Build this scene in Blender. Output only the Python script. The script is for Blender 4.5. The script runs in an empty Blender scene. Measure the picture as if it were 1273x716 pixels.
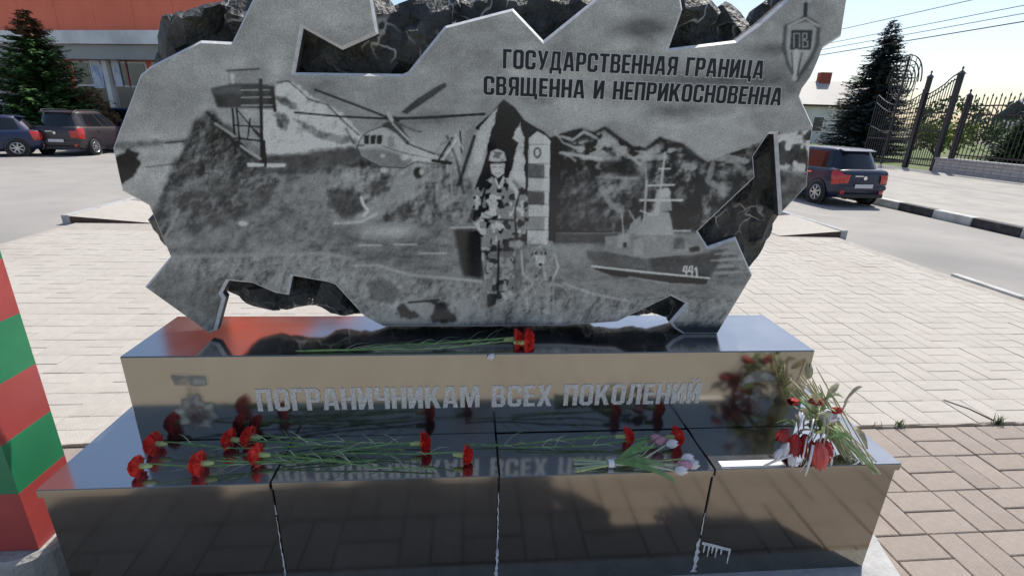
import bpy, bmesh, math, random
import numpy as np
from mathutils import Vector, Matrix, geometry, noise as mnoise

SC = bpy.context.scene
COL = SC.collection
GLOBAL = 1.25            # everything is laid out in site units of 1.25 m and enlarged about the origin at the end

# ------------------------------------------------------------------ camera, sky, sun, exposure
CR = np.array([0.9961, -0.0820, 0.0313]); CF = np.array([0.0877, 0.9403, -0.3288])
CR = CR / np.linalg.norm(CR); CF = CF - CR * (CF @ CR); CF /= np.linalg.norm(CF)
CU = np.cross(CR, CF); CC = np.array([-0.111, -1.354, 1.62]); FOC = 619.55
cam_d = bpy.data.cameras.new('camera'); cam = bpy.data.objects.new('camera', cam_d); COL.objects.link(cam)
cam_d.sensor_fit = 'HORIZONTAL'; cam_d.sensor_width = 36.0; cam_d.lens = FOC / 1273.0 * 36.0
cam_d.clip_start = 0.02; cam_d.clip_end = 3000
cam.matrix_world = Matrix(((CR[0], CU[0], -CF[0], CC[0] * GLOBAL), (CR[1], CU[1], -CF[1], CC[1] * GLOBAL),
                           (CR[2], CU[2], -CF[2], CC[2] * GLOBAL), (0, 0, 0, 1)))
SC.camera = cam
SUN = Vector((0.43, 0.51, 1.0)).normalized()
wd = bpy.data.worlds.new('World'); SC.world = wd; wd.use_nodes = True
wn = wd.node_tree.nodes; wl = wd.node_tree.links
sky = wn.new('ShaderNodeTexSky'); sky.sky_type = 'NISHITA'; sky.sun_disc = False
sky.sun_elevation = math.asin(SUN.z); sky.sun_rotation = math.atan2(SUN.x, SUN.y)
sky.air_density = 1.0; sky.dust_density = 1.6; sky.ozone_density = 1.0; sky.altitude = 100
wl.new(sky.outputs[0], wn['Background'].inputs[0]); wn['Background'].inputs[1].default_value = 0.12
sd = bpy.data.lights.new('sun', 'SUN'); sd.energy = 4.0; sd.angle = math.radians(0.53); sd.color = (1.0, 0.95, 0.87)
so = bpy.data.objects.new('sun', sd); COL.objects.link(so); so.rotation_euler = SUN.to_track_quat('Z', 'Y').to_euler()
vs = SC.view_settings; vs.view_transform = 'Standard'; vs.look = 'None'; vs.exposure = 0.36; vs.gamma = 1.0
vs.use_curve_mapping = False

def ray(x, y): return CF + CR * ((x - 636.5) / FOC) - CU * ((y - 358.0) / FOC)
def onz(x, y, z): d = ray(x, y); return Vector(CC + d * ((z - CC[2]) / d[2]))
def ony(x, y, Y): d = ray(x, y); return Vector(CC + d * ((Y - CC[1]) / d[1]))
def onx(x, y, X): d = ray(x, y); return Vector(CC + d * ((X - CC[0]) / d[0]))
def proj(P):
    v = np.asarray(P, float) - CC; z = v @ CF
    return 636.5 + FOC * (v @ CR) / z, 358.0 - FOC * (v @ CU) / z

# ------------------------------------------------------------------ helpers
R = random.Random(7)
def tag(o, label=None, cat=None, group=None, kind=None):
    if label: o['label'] = label
    if cat: o['category'] = cat
    if group: o['group'] = group
    if kind: o['kind'] = kind
    return o
def empty(name, loc=(0, 0, 0), rz=0.0):
    o = bpy.data.objects.new(name, None); COL.objects.link(o); o.location = loc; o.rotation_euler = (0, 0, rz)
    o.empty_display_size = 0.1
    return o
def link(name, me, parent=None):
    o = bpy.data.objects.new(name, me); COL.objects.link(o)
    if parent is not None: o.parent = parent
    return o
def copy_tree(o, parent=None):
    c = o.copy(); COL.objects.link(c); c.parent = parent
    for ch in list(o.children): copy_tree(ch, c)
    return c

class MB:
    """collects simple shapes into one mesh"""
    def __init__(s): s.v = []; s.f = []
    def add(s, vs, fs):
        n = len(s.v); s.v.extend([tuple(p) for p in vs]); s.f.extend([tuple(i + n for i in q) for q in fs]); return s
    def box(s, x0, x1, y0, y1, z0, z1):
        return s.add([(x0, y0, z0), (x1, y0, z0), (x1, y1, z0), (x0, y1, z0), (x0, y0, z1), (x1, y0, z1), (x1, y1, z1), (x0, y1, z1)],
                     [(0, 3, 2, 1), (4, 5, 6, 7), (0, 1, 5, 4), (1, 2, 6, 5), (2, 3, 7, 6), (3, 0, 4, 7)])
    def bbox(s, x0, x1, y0, y1, z0, z1, b):
        """box whose top and upright edges are eased by b"""
        def ring(i, z): return [(x0 + i, y0 + b, z), (x0 + b, y0 + i, z), (x1 - b, y0 + i, z), (x1 - i, y0 + b, z),
                                (x1 - i, y1 - b, z), (x1 - b, y1 - i, z), (x0 + b, y1 - i, z), (x0 + i, y1 - b, z)]
        v = ring(0, z0) + ring(0, z1 - b) + ring(b * .8, z1)
        f = [tuple(range(7, -1, -1)), tuple(range(16, 24))]
        for k in range(2):
            for i in range(8): j = (i + 1) % 8; f.append((k * 8 + i, k * 8 + j, k * 8 + 8 + j, k * 8 + 8 + i))
        return s.add(v, f)
    def tube(s, pts, rad, n=6, cap=True):
        pts = [Vector(p) for p in pts]; m = len(pts)
        rads = rad if isinstance(rad, (list, tuple)) else [rad] * m
        vs, fs = [], []; up = Vector((0.13, 0.21, 1))
        for i, p in enumerate(pts):
            t = (pts[min(i + 1, m - 1)] - pts[max(i - 1, 0)]).normalized()
            a = t.cross(up)
            if a.length < 0.1: a = t.cross(Vector((1, 0.2, 0)))
            a.normalize(); b = t.cross(a)
            for k in range(n):
                w = 2 * math.pi * k / n; vs.append(p + (a * math.cos(w) + b * math.sin(w)) * rads[i])
        for i in range(m - 1):
            for k in range(n):
                l = (k + 1) % n; fs.append((i * n + k, i * n + l, (i + 1) * n + l, (i + 1) * n + k))
        if cap: fs.append(tuple(range(n - 1, -1, -1))); fs.append(tuple((m - 1) * n + k for k in range(n)))
        return s.add(vs, fs)
    def prism(s, poly, axis, a, b):
        """extrude a 2D polygon along an axis ('x','y','z') from a to b"""
        def P(u, v, w): return {'x': (w, u, v), 'y': (u, w, v), 'z': (u, v, w)}[axis]
        n = len(poly); v = [P(u, w, a) for u, w in poly] + [P(u, w, b) for u, w in poly]
        f = [tuple(range(n)), tuple(range(2 * n - 1, n - 1, -1))] + [(i, n + i, n + (i + 1) % n, (i + 1) % n) for i in range(n)]
        return s.add(v, f)
    def lathe(s, prof, axis='z', n=24, org=(0, 0, 0)):
        vs, fs = [], []; m = len(prof)
        for (r, h) in prof:
            for k in range(n):
                w = 2 * math.pi * k / n; c, d = r * math.cos(w), r * math.sin(w)
                q = {'z': (c, d, h), 'x': (h, c, d), 'y': (c, h, d)}[axis]
                vs.append((q[0] + org[0], q[1] + org[1], q[2] + org[2]))
        for i in range(m - 1):
            for k in range(n):
                l = (k + 1) % n; fs.append((i * n + k, i * n + l, (i + 1) * n + l, (i + 1) * n + k))
        return s.add(vs, fs)
    def mesh(s, name, m, smooth=False, fix=True):
        me = bpy.data.meshes.new(name); me.from_pydata(s.v, [], s.f)
        if fix:
            bm = bmesh.new(); bm.from_mesh(me); bmesh.ops.recalc_face_normals(bm, faces=bm.faces); bm.to_mesh(me); bm.free()
        if smooth: me.polygons.foreach_set('use_smooth', [True] * len(me.polygons))
        if m is not None:
            for q in (m if isinstance(m, (list, tuple)) else [m]): me.materials.append(q)
        me.update(); return me
    def build(s, name, m, parent=None, smooth=False, fix=True): return link(name, s.mesh(name, m, smooth, fix), parent)

MATS = {}
def mat(name, col, rough=0.6, metal=0.0, spec=0.5, var=0.0, vscale=6.0, bump=0.0, bscale=40.0, dirt=None, dscale=2.0, damt=0.4,
        rnd=0.0, coat=0.0, ior=1.5):
    """plain surface: base colour, noise variation, optional second colour in patches, per-piece variation, fine relief"""
    m = bpy.data.materials.new(name); m.use_nodes = True; nt = m.node_tree; N = nt.nodes; L = nt.links
    b = N['Principled BSDF']; b.inputs['Roughness'].default_value = rough; b.inputs['Metallic'].default_value = metal
    b.inputs['Specular IOR Level'].default_value = spec; b.inputs['IOR'].default_value = ior
    if coat: b.inputs['Coat Weight'].default_value = coat; b.inputs['Coat Roughness'].default_value = 0.05
    tc = N.new('ShaderNodeTexCoord')
    last = N.new('ShaderNodeRGB'); last.outputs[0].default_value = (*col, 1); out = last.outputs[0]
    def mixc(fac, a, bcol, mode='MIX'):
        x = N.new('ShaderNodeMix'); x.data_type = 'RGBA'; x.blend_type = mode
        if isinstance(fac, float): x.inputs[0].default_value = fac
        else: L.new(fac, x.inputs[0])
        L.new(a, x.inputs[6])
        if isinstance(bcol, tuple): x.inputs[7].default_value = (*bcol, 1)
        else: L.new(bcol, x.inputs[7])
        return x.outputs[2]
    def noi(scale, det=5.0):
        n = N.new('ShaderNodeTexNoise'); n.inputs['Scale'].default_value = scale; n.inputs['Detail'].default_value = det
        L.new(tc.outputs['Object'], n.inputs['Vector']); return n.outputs['Fac']
    def rng(src, a, bb, lo, hi):
        r = N.new('ShaderNodeMapRange'); L.new(src, r.inputs[0])
        r.inputs[1].default_value = a; r.inputs[2].default_value = bb; r.inputs[3].default_value = lo; r.inputs[4].default_value = hi
        return r.outputs[0]
    def scale(src, val):
        h = N.new('ShaderNodeHueSaturation'); L.new(src, h.inputs['Color']); L.new(val, h.inputs['Value']); return h.outputs[0]
    if dirt: out = mixc(rng(noi(dscale, 8.0), 0.46, 0.66, 0.0, damt), out, tuple(dirt))
    if var: out = scale(out, rng(noi(vscale, 6.0), 0.3, 0.7, 1 - var, 1 + var))
    if rnd:
        oi = N.new('ShaderNodeObjectInfo'); g = N.new('ShaderNodeNewGeometry')
        ad = N.new('ShaderNodeMath'); ad.operation = 'ADD'; L.new(oi.outputs['Random'], ad.inputs[0]); L.new(g.outputs['Random Per Island'], ad.inputs[1])
        fr = N.new('ShaderNodeMath'); fr.operation = 'FRACT'; L.new(ad.outputs[0], fr.inputs[0])
        out = scale(out, rng(fr.outputs[0], 0, 1, 1 - rnd, 1 + rnd))
    L.new(out, b.inputs['Base Color'])
    if bump:
        bp = N.new('ShaderNodeBump'); bp.inputs['Strength'].default_value = bump; bp.inputs['Distance'].default_value = 0.02
        L.new(noi(bscale, 6.0), bp.inputs['Height']); L.new(bp.outputs[0], b.inputs['Normal'])
    MATS[name] = m; return m

def granite_mat(name, etched=False, ior=2.45, frost=1.50, dust=0.05, rough=(.04, .15), tint=(1, 1, 1)):
    """polished black granite; with etched=True the attribute 'etch' says how far the polish is frosted away"""
    m = bpy.data.materials.new(name); m.use_nodes = True; nt = m.node_tree; N = nt.nodes; L = nt.links
    b = N['Principled BSDF']; b.inputs['IOR'].default_value = ior; b.inputs['Specular Tint'].default_value = (*tint, 1)
    tc = N.new('ShaderNodeTexCoord')
    no = N.new('ShaderNodeTexNoise'); no.inputs['Scale'].default_value = 420; no.inputs['Detail'].default_value = 3
    L.new(tc.outputs['Object'], no.inputs['Vector'])
    cr = N.new('ShaderNodeValToRGB'); L.new(no.outputs[0], cr.inputs[0])
    cr.color_ramp.elements[0].position = 0.45; cr.color_ramp.elements[0].color = (0.008, 0.009, 0.010, 1)
    cr.color_ramp.elements[1].position = 0.72; cr.color_ramp.elements[1].color = (0.030, 0.032, 0.034, 1)
    # a thin film of dust, thicker in patches
    n2 = N.new('ShaderNodeTexNoise'); n2.inputs['Scale'].default_value = 5.0; n2.inputs['Detail'].default_value = 8
    L.new(tc.outputs['Object'], n2.inputs['Vector'])
    r2 = N.new('ShaderNodeMapRange'); L.new(n2.outputs[0], r2.inputs[0]); r2.inputs[1].default_value = .4; r2.inputs[2].default_value = .75
    r2.inputs[3].default_value = 0.0; r2.inputs[4].default_value = dust
    mx = N.new('ShaderNodeMix'); mx.data_type = 'RGBA'; L.new(r2.outputs[0], mx.inputs[0]); L.new(cr.outputs[0], mx.inputs[6])
    mx.inputs[7].default_value = (0.34, 0.34, 0.35, 1)
    rr = N.new('ShaderNodeMapRange'); L.new(n2.outputs[0], rr.inputs[0]); rr.inputs[3].default_value = rough[0]; rr.inputs[4].default_value = rough[1]
    if not etched:
        L.new(mx.outputs[2], b.inputs['Base Color']); L.new(rr.outputs[0], b.inputs['Roughness'])
    else:
        at = N.new('ShaderNodeAttribute'); at.attribute_name = 'etch'
        n3 = N.new('ShaderNodeTexNoise'); n3.inputs['Scale'].default_value = 260; n3.inputs['Detail'].default_value = 2
        L.new(tc.outputs['Object'], n3.inputs['Vector'])
        g = N.new('ShaderNodeMapRange'); L.new(n3.outputs[0], g.inputs[0]); g.inputs[1].default_value = .3; g.inputs[2].default_value = .7
        g.inputs[3].default_value = 0.72; g.inputs[4].default_value = 1.28
        mu = N.new('ShaderNodeMath'); mu.operation = 'MULTIPLY'; mu.use_clamp = True; L.new(at.outputs['Fac'], mu.inputs[0]); L.new(g.outputs[0], mu.inputs[1])
        m2 = N.new('ShaderNodeMix'); m2.data_type = 'RGBA'; L.new(mu.outputs[0], m2.inputs[0]); L.new(mx.outputs[2], m2.inputs[6])
        m2.inputs[7].default_value = (0.80, 0.79, 0.71, 1); L.new(m2.outputs[2], b.inputs['Base Color'])
        r3 = N.new('ShaderNodeMapRange'); L.new(at.outputs['Fac'], r3.inputs[0]); r3.inputs[1].default_value = 0; r3.inputs[2].default_value = .35
        L.new(rr.outputs[0], r3.inputs[3]); r3.inputs[4].default_value = 0.42; L.new(r3.outputs[0], b.inputs['Roughness'])
        io = N.new('ShaderNodeMapRange'); L.new(at.outputs['Fac'], io.inputs[0]); io.inputs[1].default_value = 0; io.inputs[2].default_value = .22
        io.inputs[3].default_value = frost; io.inputs[4].default_value = 1.30; L.new(io.outputs[0], b.inputs['IOR'])
    MATS[name] = m; return m

granite_mat('granite', ior=3.3, dust=.04, rough=(.07, .17), tint=(1, .94, .80)); granite_mat('granite_etched', True, rough=(.04, .12)); granite_mat('granite_medal', True, 3.3, 3.3, .04, (.07, .17), (1, .94, .80)); granite_mat('granite_top', ior=6.0, dust=.24, rough=(.06, .16))
mat('granite_edge', (0.66, 0.66, 0.66), 0.55, var=.15, vscale=60)
mat('granite_side', (0.05, 0.05, 0.05), 0.7, var=.4, vscale=40, bump=.5, bscale=80)
mat('letter_dark', (0.010, 0.011, 0.013), 0.2, ior=1.4)
mat('letter_light', (0.56, 0.55, 0.52), 0.8, var=.4, vscale=160)
mat('letter_rim', (0.60, 0.59, 0.57), 0.6, var=.2, vscale=200)
mat('concrete', (0.40, 0.39, 0.37), 0.85, var=.2, vscale=9, bump=.5, bscale=60, dirt=(.22, .20, .17), dscale=5, damt=.6)
mat('concrete_pale', (0.38, 0.38, 0.38), 0.85, var=.14, vscale=12, bump=.4, bscale=70)
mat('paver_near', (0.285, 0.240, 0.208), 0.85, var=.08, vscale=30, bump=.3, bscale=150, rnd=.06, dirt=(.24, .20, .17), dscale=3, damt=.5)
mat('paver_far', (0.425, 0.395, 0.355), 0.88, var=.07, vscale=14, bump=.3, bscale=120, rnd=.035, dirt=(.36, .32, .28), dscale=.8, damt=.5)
mat('mortar', (0.22, 0.188, 0.162), 0.95, var=.2, vscale=20)
mat('asphalt', (0.33, 0.315, 0.295), 0.92, var=.12, vscale=1.4, bump=.4, bscale=160, dirt=(.19, .185, .18), dscale=.35, damt=.6)
mat('earth', (0.16, 0.14, 0.10), 0.95, var=.3, vscale=2, bump=.6, bscale=20)
mat('lawn', (0.10, 0.14, 0.045), 0.95, var=.35, vscale=3, bump=.6, bscale=40, dirt=(.16, .15, .07), dscale=1.0, damt=.6)
mat('sidewalk', (0.36, 0.34, 0.31), 0.9, var=.1, vscale=3, bump=.3, bscale=90, dirt=(.28, .27, .25), dscale=.9, damt=.5)
mat('kerb_white', (0.52, 0.52, 0.50), 0.8, var=.15, vscale=12, dirt=(.25, .24, .23), dscale=6, damt=.5)
mat('kerb_black', (0.030, 0.030, 0.034), 0.7, var=.3, vscale=12, dirt=(.10, .10, .10), dscale=8, damt=.5)
mat('red_paint', (0.40, 0.062, 0.058), 0.42, var=.12, vscale=10, dirt=(.25, .03, .03), dscale=5, damt=.4)
mat('green_paint', (0.020, 0.22, 0.095), 0.42, var=.12, vscale=10, dirt=(.02, .14, .07), dscale=5, damt=.4)

# ------------------------------------------------------------------ ground, roads, plaza
def sheet(name, x0, x1, y0, y1, z, m, kind='structure'):
    o = MB().add([(x0, y0, z), (x1, y0, z), (x1, y1, z), (x0, y1, z)], [(0, 1, 2, 3)]).build(name, MATS[m]); o['kind'] = kind; return o
sheet('ground', -700, 700, -700, 700, -0.09, 'earth')
sheet('asphalt_road', -46, 8.9, -12, 27, -0.035, 'asphalt')
far_walk = MB().box(9.12, 17.14, -8, 44, -0.085, 0.11).build('far_pavement', MATS['sidewalk']); far_walk['kind'] = 'structure'
sheet('lawn', 17.5, 60, -8, 70, -0.03, 'lawn')

H1, H2, PD, SD = 0.493, 0.823, 0.226, 0.370     # plinth heights, front of upper plinth, front of stele
A1, B1, XO = 1.422, 1.221, -0.039
mat('mortar_pale', (0.36, 0.33, 0.295), 0.95, var=.15, vscale=9)
plaza = MB().box(-5.58, 5.52, -7.0, 0.884, -0.08, -0.009).build('plaza_pavement', MATS['mortar']); plaza['kind'] = 'structure'
MB().box(-5.58, 5.52, 0.8845, 6.0, -0.08, -0.0035).build('joint_sand', MATS['mortar_pale'], plaza)

MONU = [(140, -60), (140, 205), (205, 320), (178, 358), (220, 398), (148, 443), (175, 500), (48, 606), (90, 730), (1066, 730), (1117, 577),
        (1060, 530), (1000, 530), (1014, 436), (948, 388), (900, 410), (1005, 232), (1060, -60)]
def inpoly(x, y, P):
    c = False; n = len(P)
    for i in range(n):
        (a, b), (p, q) = P[i], P[i - 1]
        if (b > y) != (q > y) and x < (p - a) * (y - b) / (q - b) + a: c = not c
    return c
def paver_mesh(name, w, d, m):
    b, g = (0.0035, 0.0022) if m == 'paver_near' else (0.0022, 0.0016); x, y = w / 2 - g, d / 2 - g
    v = [(-x, -y, -.03), (x, -y, -.03), (x, y, -.03), (-x, y, -.03), (-x, -y, -b), (x, -y, -b), (x, y, -b), (-x, y, -b),
         (-x + b, -y + b, 0), (x - b, -y + b, 0), (x - b, y - b, 0), (-x + b, y - b, 0)]
    f = [(8, 9, 10, 11)]
    for k in (0, 4):
        for i in range(4): j = (i + 1) % 4; f.append((k + i, k + j, k + 4 + j, k + 4 + i))
    mb = MB().add(v, f); return mb.mesh(name, MATS[m]), v, f
PQ = 0.245
PM = {(h, m): paver_mesh('paver', PQ if h else PQ / 2, PQ / 2 if h else PQ, m) for h in (0, 1) for m in ('paver_near', 'paver_far')}
cells = []
for j in range(-29, 22):
    for i in range(-33, 16):
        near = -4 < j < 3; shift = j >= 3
        x0 = 2.075 + i * PQ + (.06 if shift else 0); y0 = 0.142 + j * PQ + (.03 if shift else 0)
        if x0 < -5.57 or x0 + PQ > 5.51 or y0 + PQ > 6.0 or y0 < -7: continue
        if -1.60 < x0 and x0 + PQ < 1.70 and y0 > 0.0 and y0 + PQ < 0.82: continue
        horiz = (i + j) % 2 != 0
        for k in range(2):
            cx, cy = (x0 + PQ / 2, y0 + PQ * (.25 + .5 * k)) if horiz else (x0 + PQ * (.25 + .5 * k), y0 + PQ / 2)
            if math.hypot(0, 0) < 0: pass
            dz = R.uniform(-.0022, .0016); tilt = (R.uniform(-.008, .008), R.uniform(-.008, .008)); vis = 0.0
            v = np.array([cx, cy, 0]) - CC; dep = v @ CF
            if dep > .3:
                px, py = proj((cx, cy, 0))
                if -15 < px < 1290 and -10 < py < 730 and not inpoly(px, py, MONU): vis = 1 / (v @ v) ** 1.5
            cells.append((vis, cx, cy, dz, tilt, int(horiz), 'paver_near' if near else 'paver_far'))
cells.sort(key=lambda c: -c[0])
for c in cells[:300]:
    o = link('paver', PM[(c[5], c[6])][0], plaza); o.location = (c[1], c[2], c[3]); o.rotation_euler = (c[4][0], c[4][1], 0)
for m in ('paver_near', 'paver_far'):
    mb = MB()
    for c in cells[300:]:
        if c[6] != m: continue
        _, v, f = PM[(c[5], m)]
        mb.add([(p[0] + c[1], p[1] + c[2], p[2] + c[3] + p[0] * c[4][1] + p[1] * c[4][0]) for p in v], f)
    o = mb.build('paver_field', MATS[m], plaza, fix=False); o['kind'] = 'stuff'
# joint of dark earth between the two pavings
mb = MB()
xs = np.linspace(-5.5, 5.45, 180)
mid = [0.886 + R.uniform(-.006, .006) for _ in xs]; wid = [R.uniform(.004, .013) for _ in xs]
mb.add([(x, m_ - w, 0.0035) for x, m_, w in zip(xs, mid, wid)] + [(x, m_ + w, 0.0035) for x, m_, w in zip(xs, mid, wid)],
       [(i, i + 1, 181 + i, 180 + i) for i in range(179)])
mat('soil', (0.050, 0.038, 0.028), 0.95)
mb.build('joint_soil', MATS['soil'], plaza, fix=False)

mat('shaded_riser', (0.075, 0.045, 0.032), 0.9, var=.3, vscale=9)  # dark sheet over the apron front, its shade put into the colour
# sloping concrete aprons behind the monument, higher towards the roads
for s, lab in ((-1, 'left'), (1, 'right')):
    xo, xi = (5.66, 4.62) if s < 0 else (5.58, 4.60)
    yf = 6.03 if s < 0 else 5.70; yb = 7.3 if s < 0 else 6.95
    v = [(s * xi, yf, -.02), (s * xo, yf, -.04), (s * xo, yb, -.04), (s * xi, yb, -.02), (s * xi, yf, .004), (s * xo, yf, .085), (s * xo, yb, .10), (s * xi, yb, .012)]
    ap = MB().add(v, [(0, 3, 2, 1), (4, 5, 6, 7), (0, 1, 5, 4), (1, 2, 6, 5), (2, 3, 7, 6), (3, 0, 4, 7)]).build('sloping_apron', MATS['paver_far'])
    tag(ap, kind='structure')
    MB().add([(s * xi, yf - .004, .0042), (s * xo, yf - .004, .080), (s * xo, yf - .004, -.03), (s * xi, yf - .004, -.004)], [(0, 1, 2, 3)]).build('shaded_riser', MATS['shaded_riser'], ap)
    for k in range(4):
        a = yf - .012 + k * .62
        st = MB().bbox(s * xo + (-.11 if s < 0 else 0.003), s * xo + (-.003 if s < 0 else .11), a, a + .61, -.05, .10, .008).build('kerb_stone', MATS['concrete_pale'], ap)
back_walk = MB().box(-4.60, 4.58, 6.003, 8.4, -.08, -.004).build('rear_pavement', MATS['paver_far']); back_walk['kind'] = 'structure'
# painted kerb on the road's far side: dark and pale blocks in turn
kb = MB().box(9.005, 9.115, -3, 44, -.09, -.04).build('striped_kerb', MATS['concrete']); tag(kb, kind='structure')
ys = [9.35, 8.45, 7.63, 6.83, 5.97, 5.1, 4.2, 3.3, 2.4]
for k in range(len(ys) - 1):
    MB().bbox(8.94, 9.118, ys[k + 1] + .004, ys[k] - .004, -.039, .123, .012).build('kerb_stone', MATS['kerb_black' if k % 2 else 'kerb_white'], kb)
for k in range(14):
    MB().bbox(8.94, 9.118, 9.35 + k * .85 + .004, 10.2 + k * .85 - .004, -.039, .123, .012).build('kerb_stone', MATS['kerb_white' if k % 2 else 'kerb_black'], kb)
# low white edging along the plaza
pk = MB().box(5.525, 5.60, -4, 3.78, -.09, -.03).build('plaza_edging', MATS['concrete']); tag(pk, kind='structure')
for k in range(8):
    MB().bbox(5.525, 5.61, 3.78 - .8 * (k + 1) + .004, 3.78 - .8 * k - .004, -.029, .022, .008).build('kerb_stone', MATS['kerb_white'], pk)

# ------------------------------------------------------------------ the monument
MON = empty('monument', (0, 0, 0))
tag(MON, 'black granite border guard memorial with engraved broken-edged stele on two stepped plinths', 'monument')
fd = MB()
fp = [(-1.47, -.09), (1.50, -.075), (1.535, -.05), (1.56, .05), (1.585, .13), (1.60, .30), (1.62, .60), (1.66, .86), (-1.50, .86)]  # slab widened on the right to paint the sun reflected off the plinth
fd.prism(fp, 'z', -.03, 0.006); fd.build('foundation_light_patch', MATS['concrete_pale'], MON)
low = MB().box(-A1 + .03, A1 - .03, .03, .78, 0.004, H1 - .028).build('lower_plinth', MATS['concrete'], MON)
JX = [-A1, -.735, -.007, .735, A1]
def slab(name, x0, x1, y0, y1, z0, z1, par, b=.0025):
    o = MB().bbox(x0, x1, y0, y1, z0, z1, b).build(name, [MATS['granite'], MATS['granite_top']], par)
    for p in o.data.polygons: p.material_index = 1 if p.normal.z > .9 else 0
    return o
g = .0022
for k in range(4):
    dz = (.0, .0015, -.001, .0008)[k]
    slab('facing_slab', JX[k] + g, JX[k + 1] - g, 0.0, .028, .006, H1 - .030, low)
    slab('top_slab', JX[k] + g - (.006 if k == 0 else 0), JX[k + 1] - g + (.006 if k == 3 else 0), -.010 + dz, .80, H1 - .028 + dz, H1 + dz, low)
    slab('facing_slab', JX[k] + g, JX[k + 1] - g, .762, .79, .006, H1 - .030, low)
for s in (-1, 1):
    a, b = sorted((s * A1, s * (A1 - .028)))
    slab('facing_slab', a, b, .0305, .76, .006, H1 - .030, low)
# lime streaks that ran out of the joints, and a chipped corner
mat('lime', (0.62, 0.63, 0.66), 0.9, var=.3, vscale=90)
def streak(pts, w, seed):
    rr = random.Random(seed); mb = MB(); n = len(pts); vs = []
    for (x, z), ww in zip(pts, w): vs += [(x - ww * rr.uniform(.5, 1), -.0012, z), (x + ww * rr.uniform(.5, 1), -.0012, z)]
    mb.add(vs, [(2 * i, 2 * i + 1, 2 * i + 3, 2 * i + 2) for i in range(n - 1)])
    return mb.build('lime_streak', MATS['lime'], low, fix=False)
def run(x, z0, z1, w0, w1, seed, n=26):
    rr = random.Random(seed); P = []; W = []
    for i in range(n):
        t = i / (n - 1); P.append((x + rr.uniform(-.0016, .0016), z0 + (z1 - z0) * t)); W.append(max(.0007, (w0 + (w1 - w0) * t) * rr.uniform(.35, 1.3)))
    return streak(P, W, seed + 1)
run(-.735, .40, .36, .001, .004, 1, 8); run(-.736, .35, .10, .0014, .0035, 2); run(-.737, .11, .02, .004, .007, 3, 10)
run(-.007, .42, .16, .002, .0032, 4); run(-.007, .17, .01, .005, .009, 5, 14)
run(.735, .30, .18, .002, .004, 6, 10); run(.734, .20, .02, .007, .017, 7, 14)
# torn scrap of white film below the joint
sc = MB(); rr = random.Random(5)
top = [(.745, .168), (.785, .155), (.825, .140), (.862, .128)]
for k in range(3):
    (x0, z0), (x1, z1) = top[k], top[k + 1]
    sc.add([(x0, -.003, z0), (x1, -.003, z1), (x1, -.003, z1 - .014), (x0, -.003, z0 - .013)], [(0, 1, 2, 3)])
for x, z, l in ((.757, .15, .035), (.775, .145, .05), (.79, .14, .03), (.806, .135, .045), (.826, .127, .025), (.858, .116, .06)):
    sc.add([(x - .004, -.0032, z), (x + .004, -.0032, z), (x + .002, -.0036, z - l), (x - .002, -.0036, z - l)], [(0, 1, 2, 3)])
sc.build('film_scrap', MATS['lime'], low, fix=False)

upp = slab('upper_plinth', XO - B1, XO + B1, PD, PD + .35, H1 + .003, H2, MON, .004)

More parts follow.
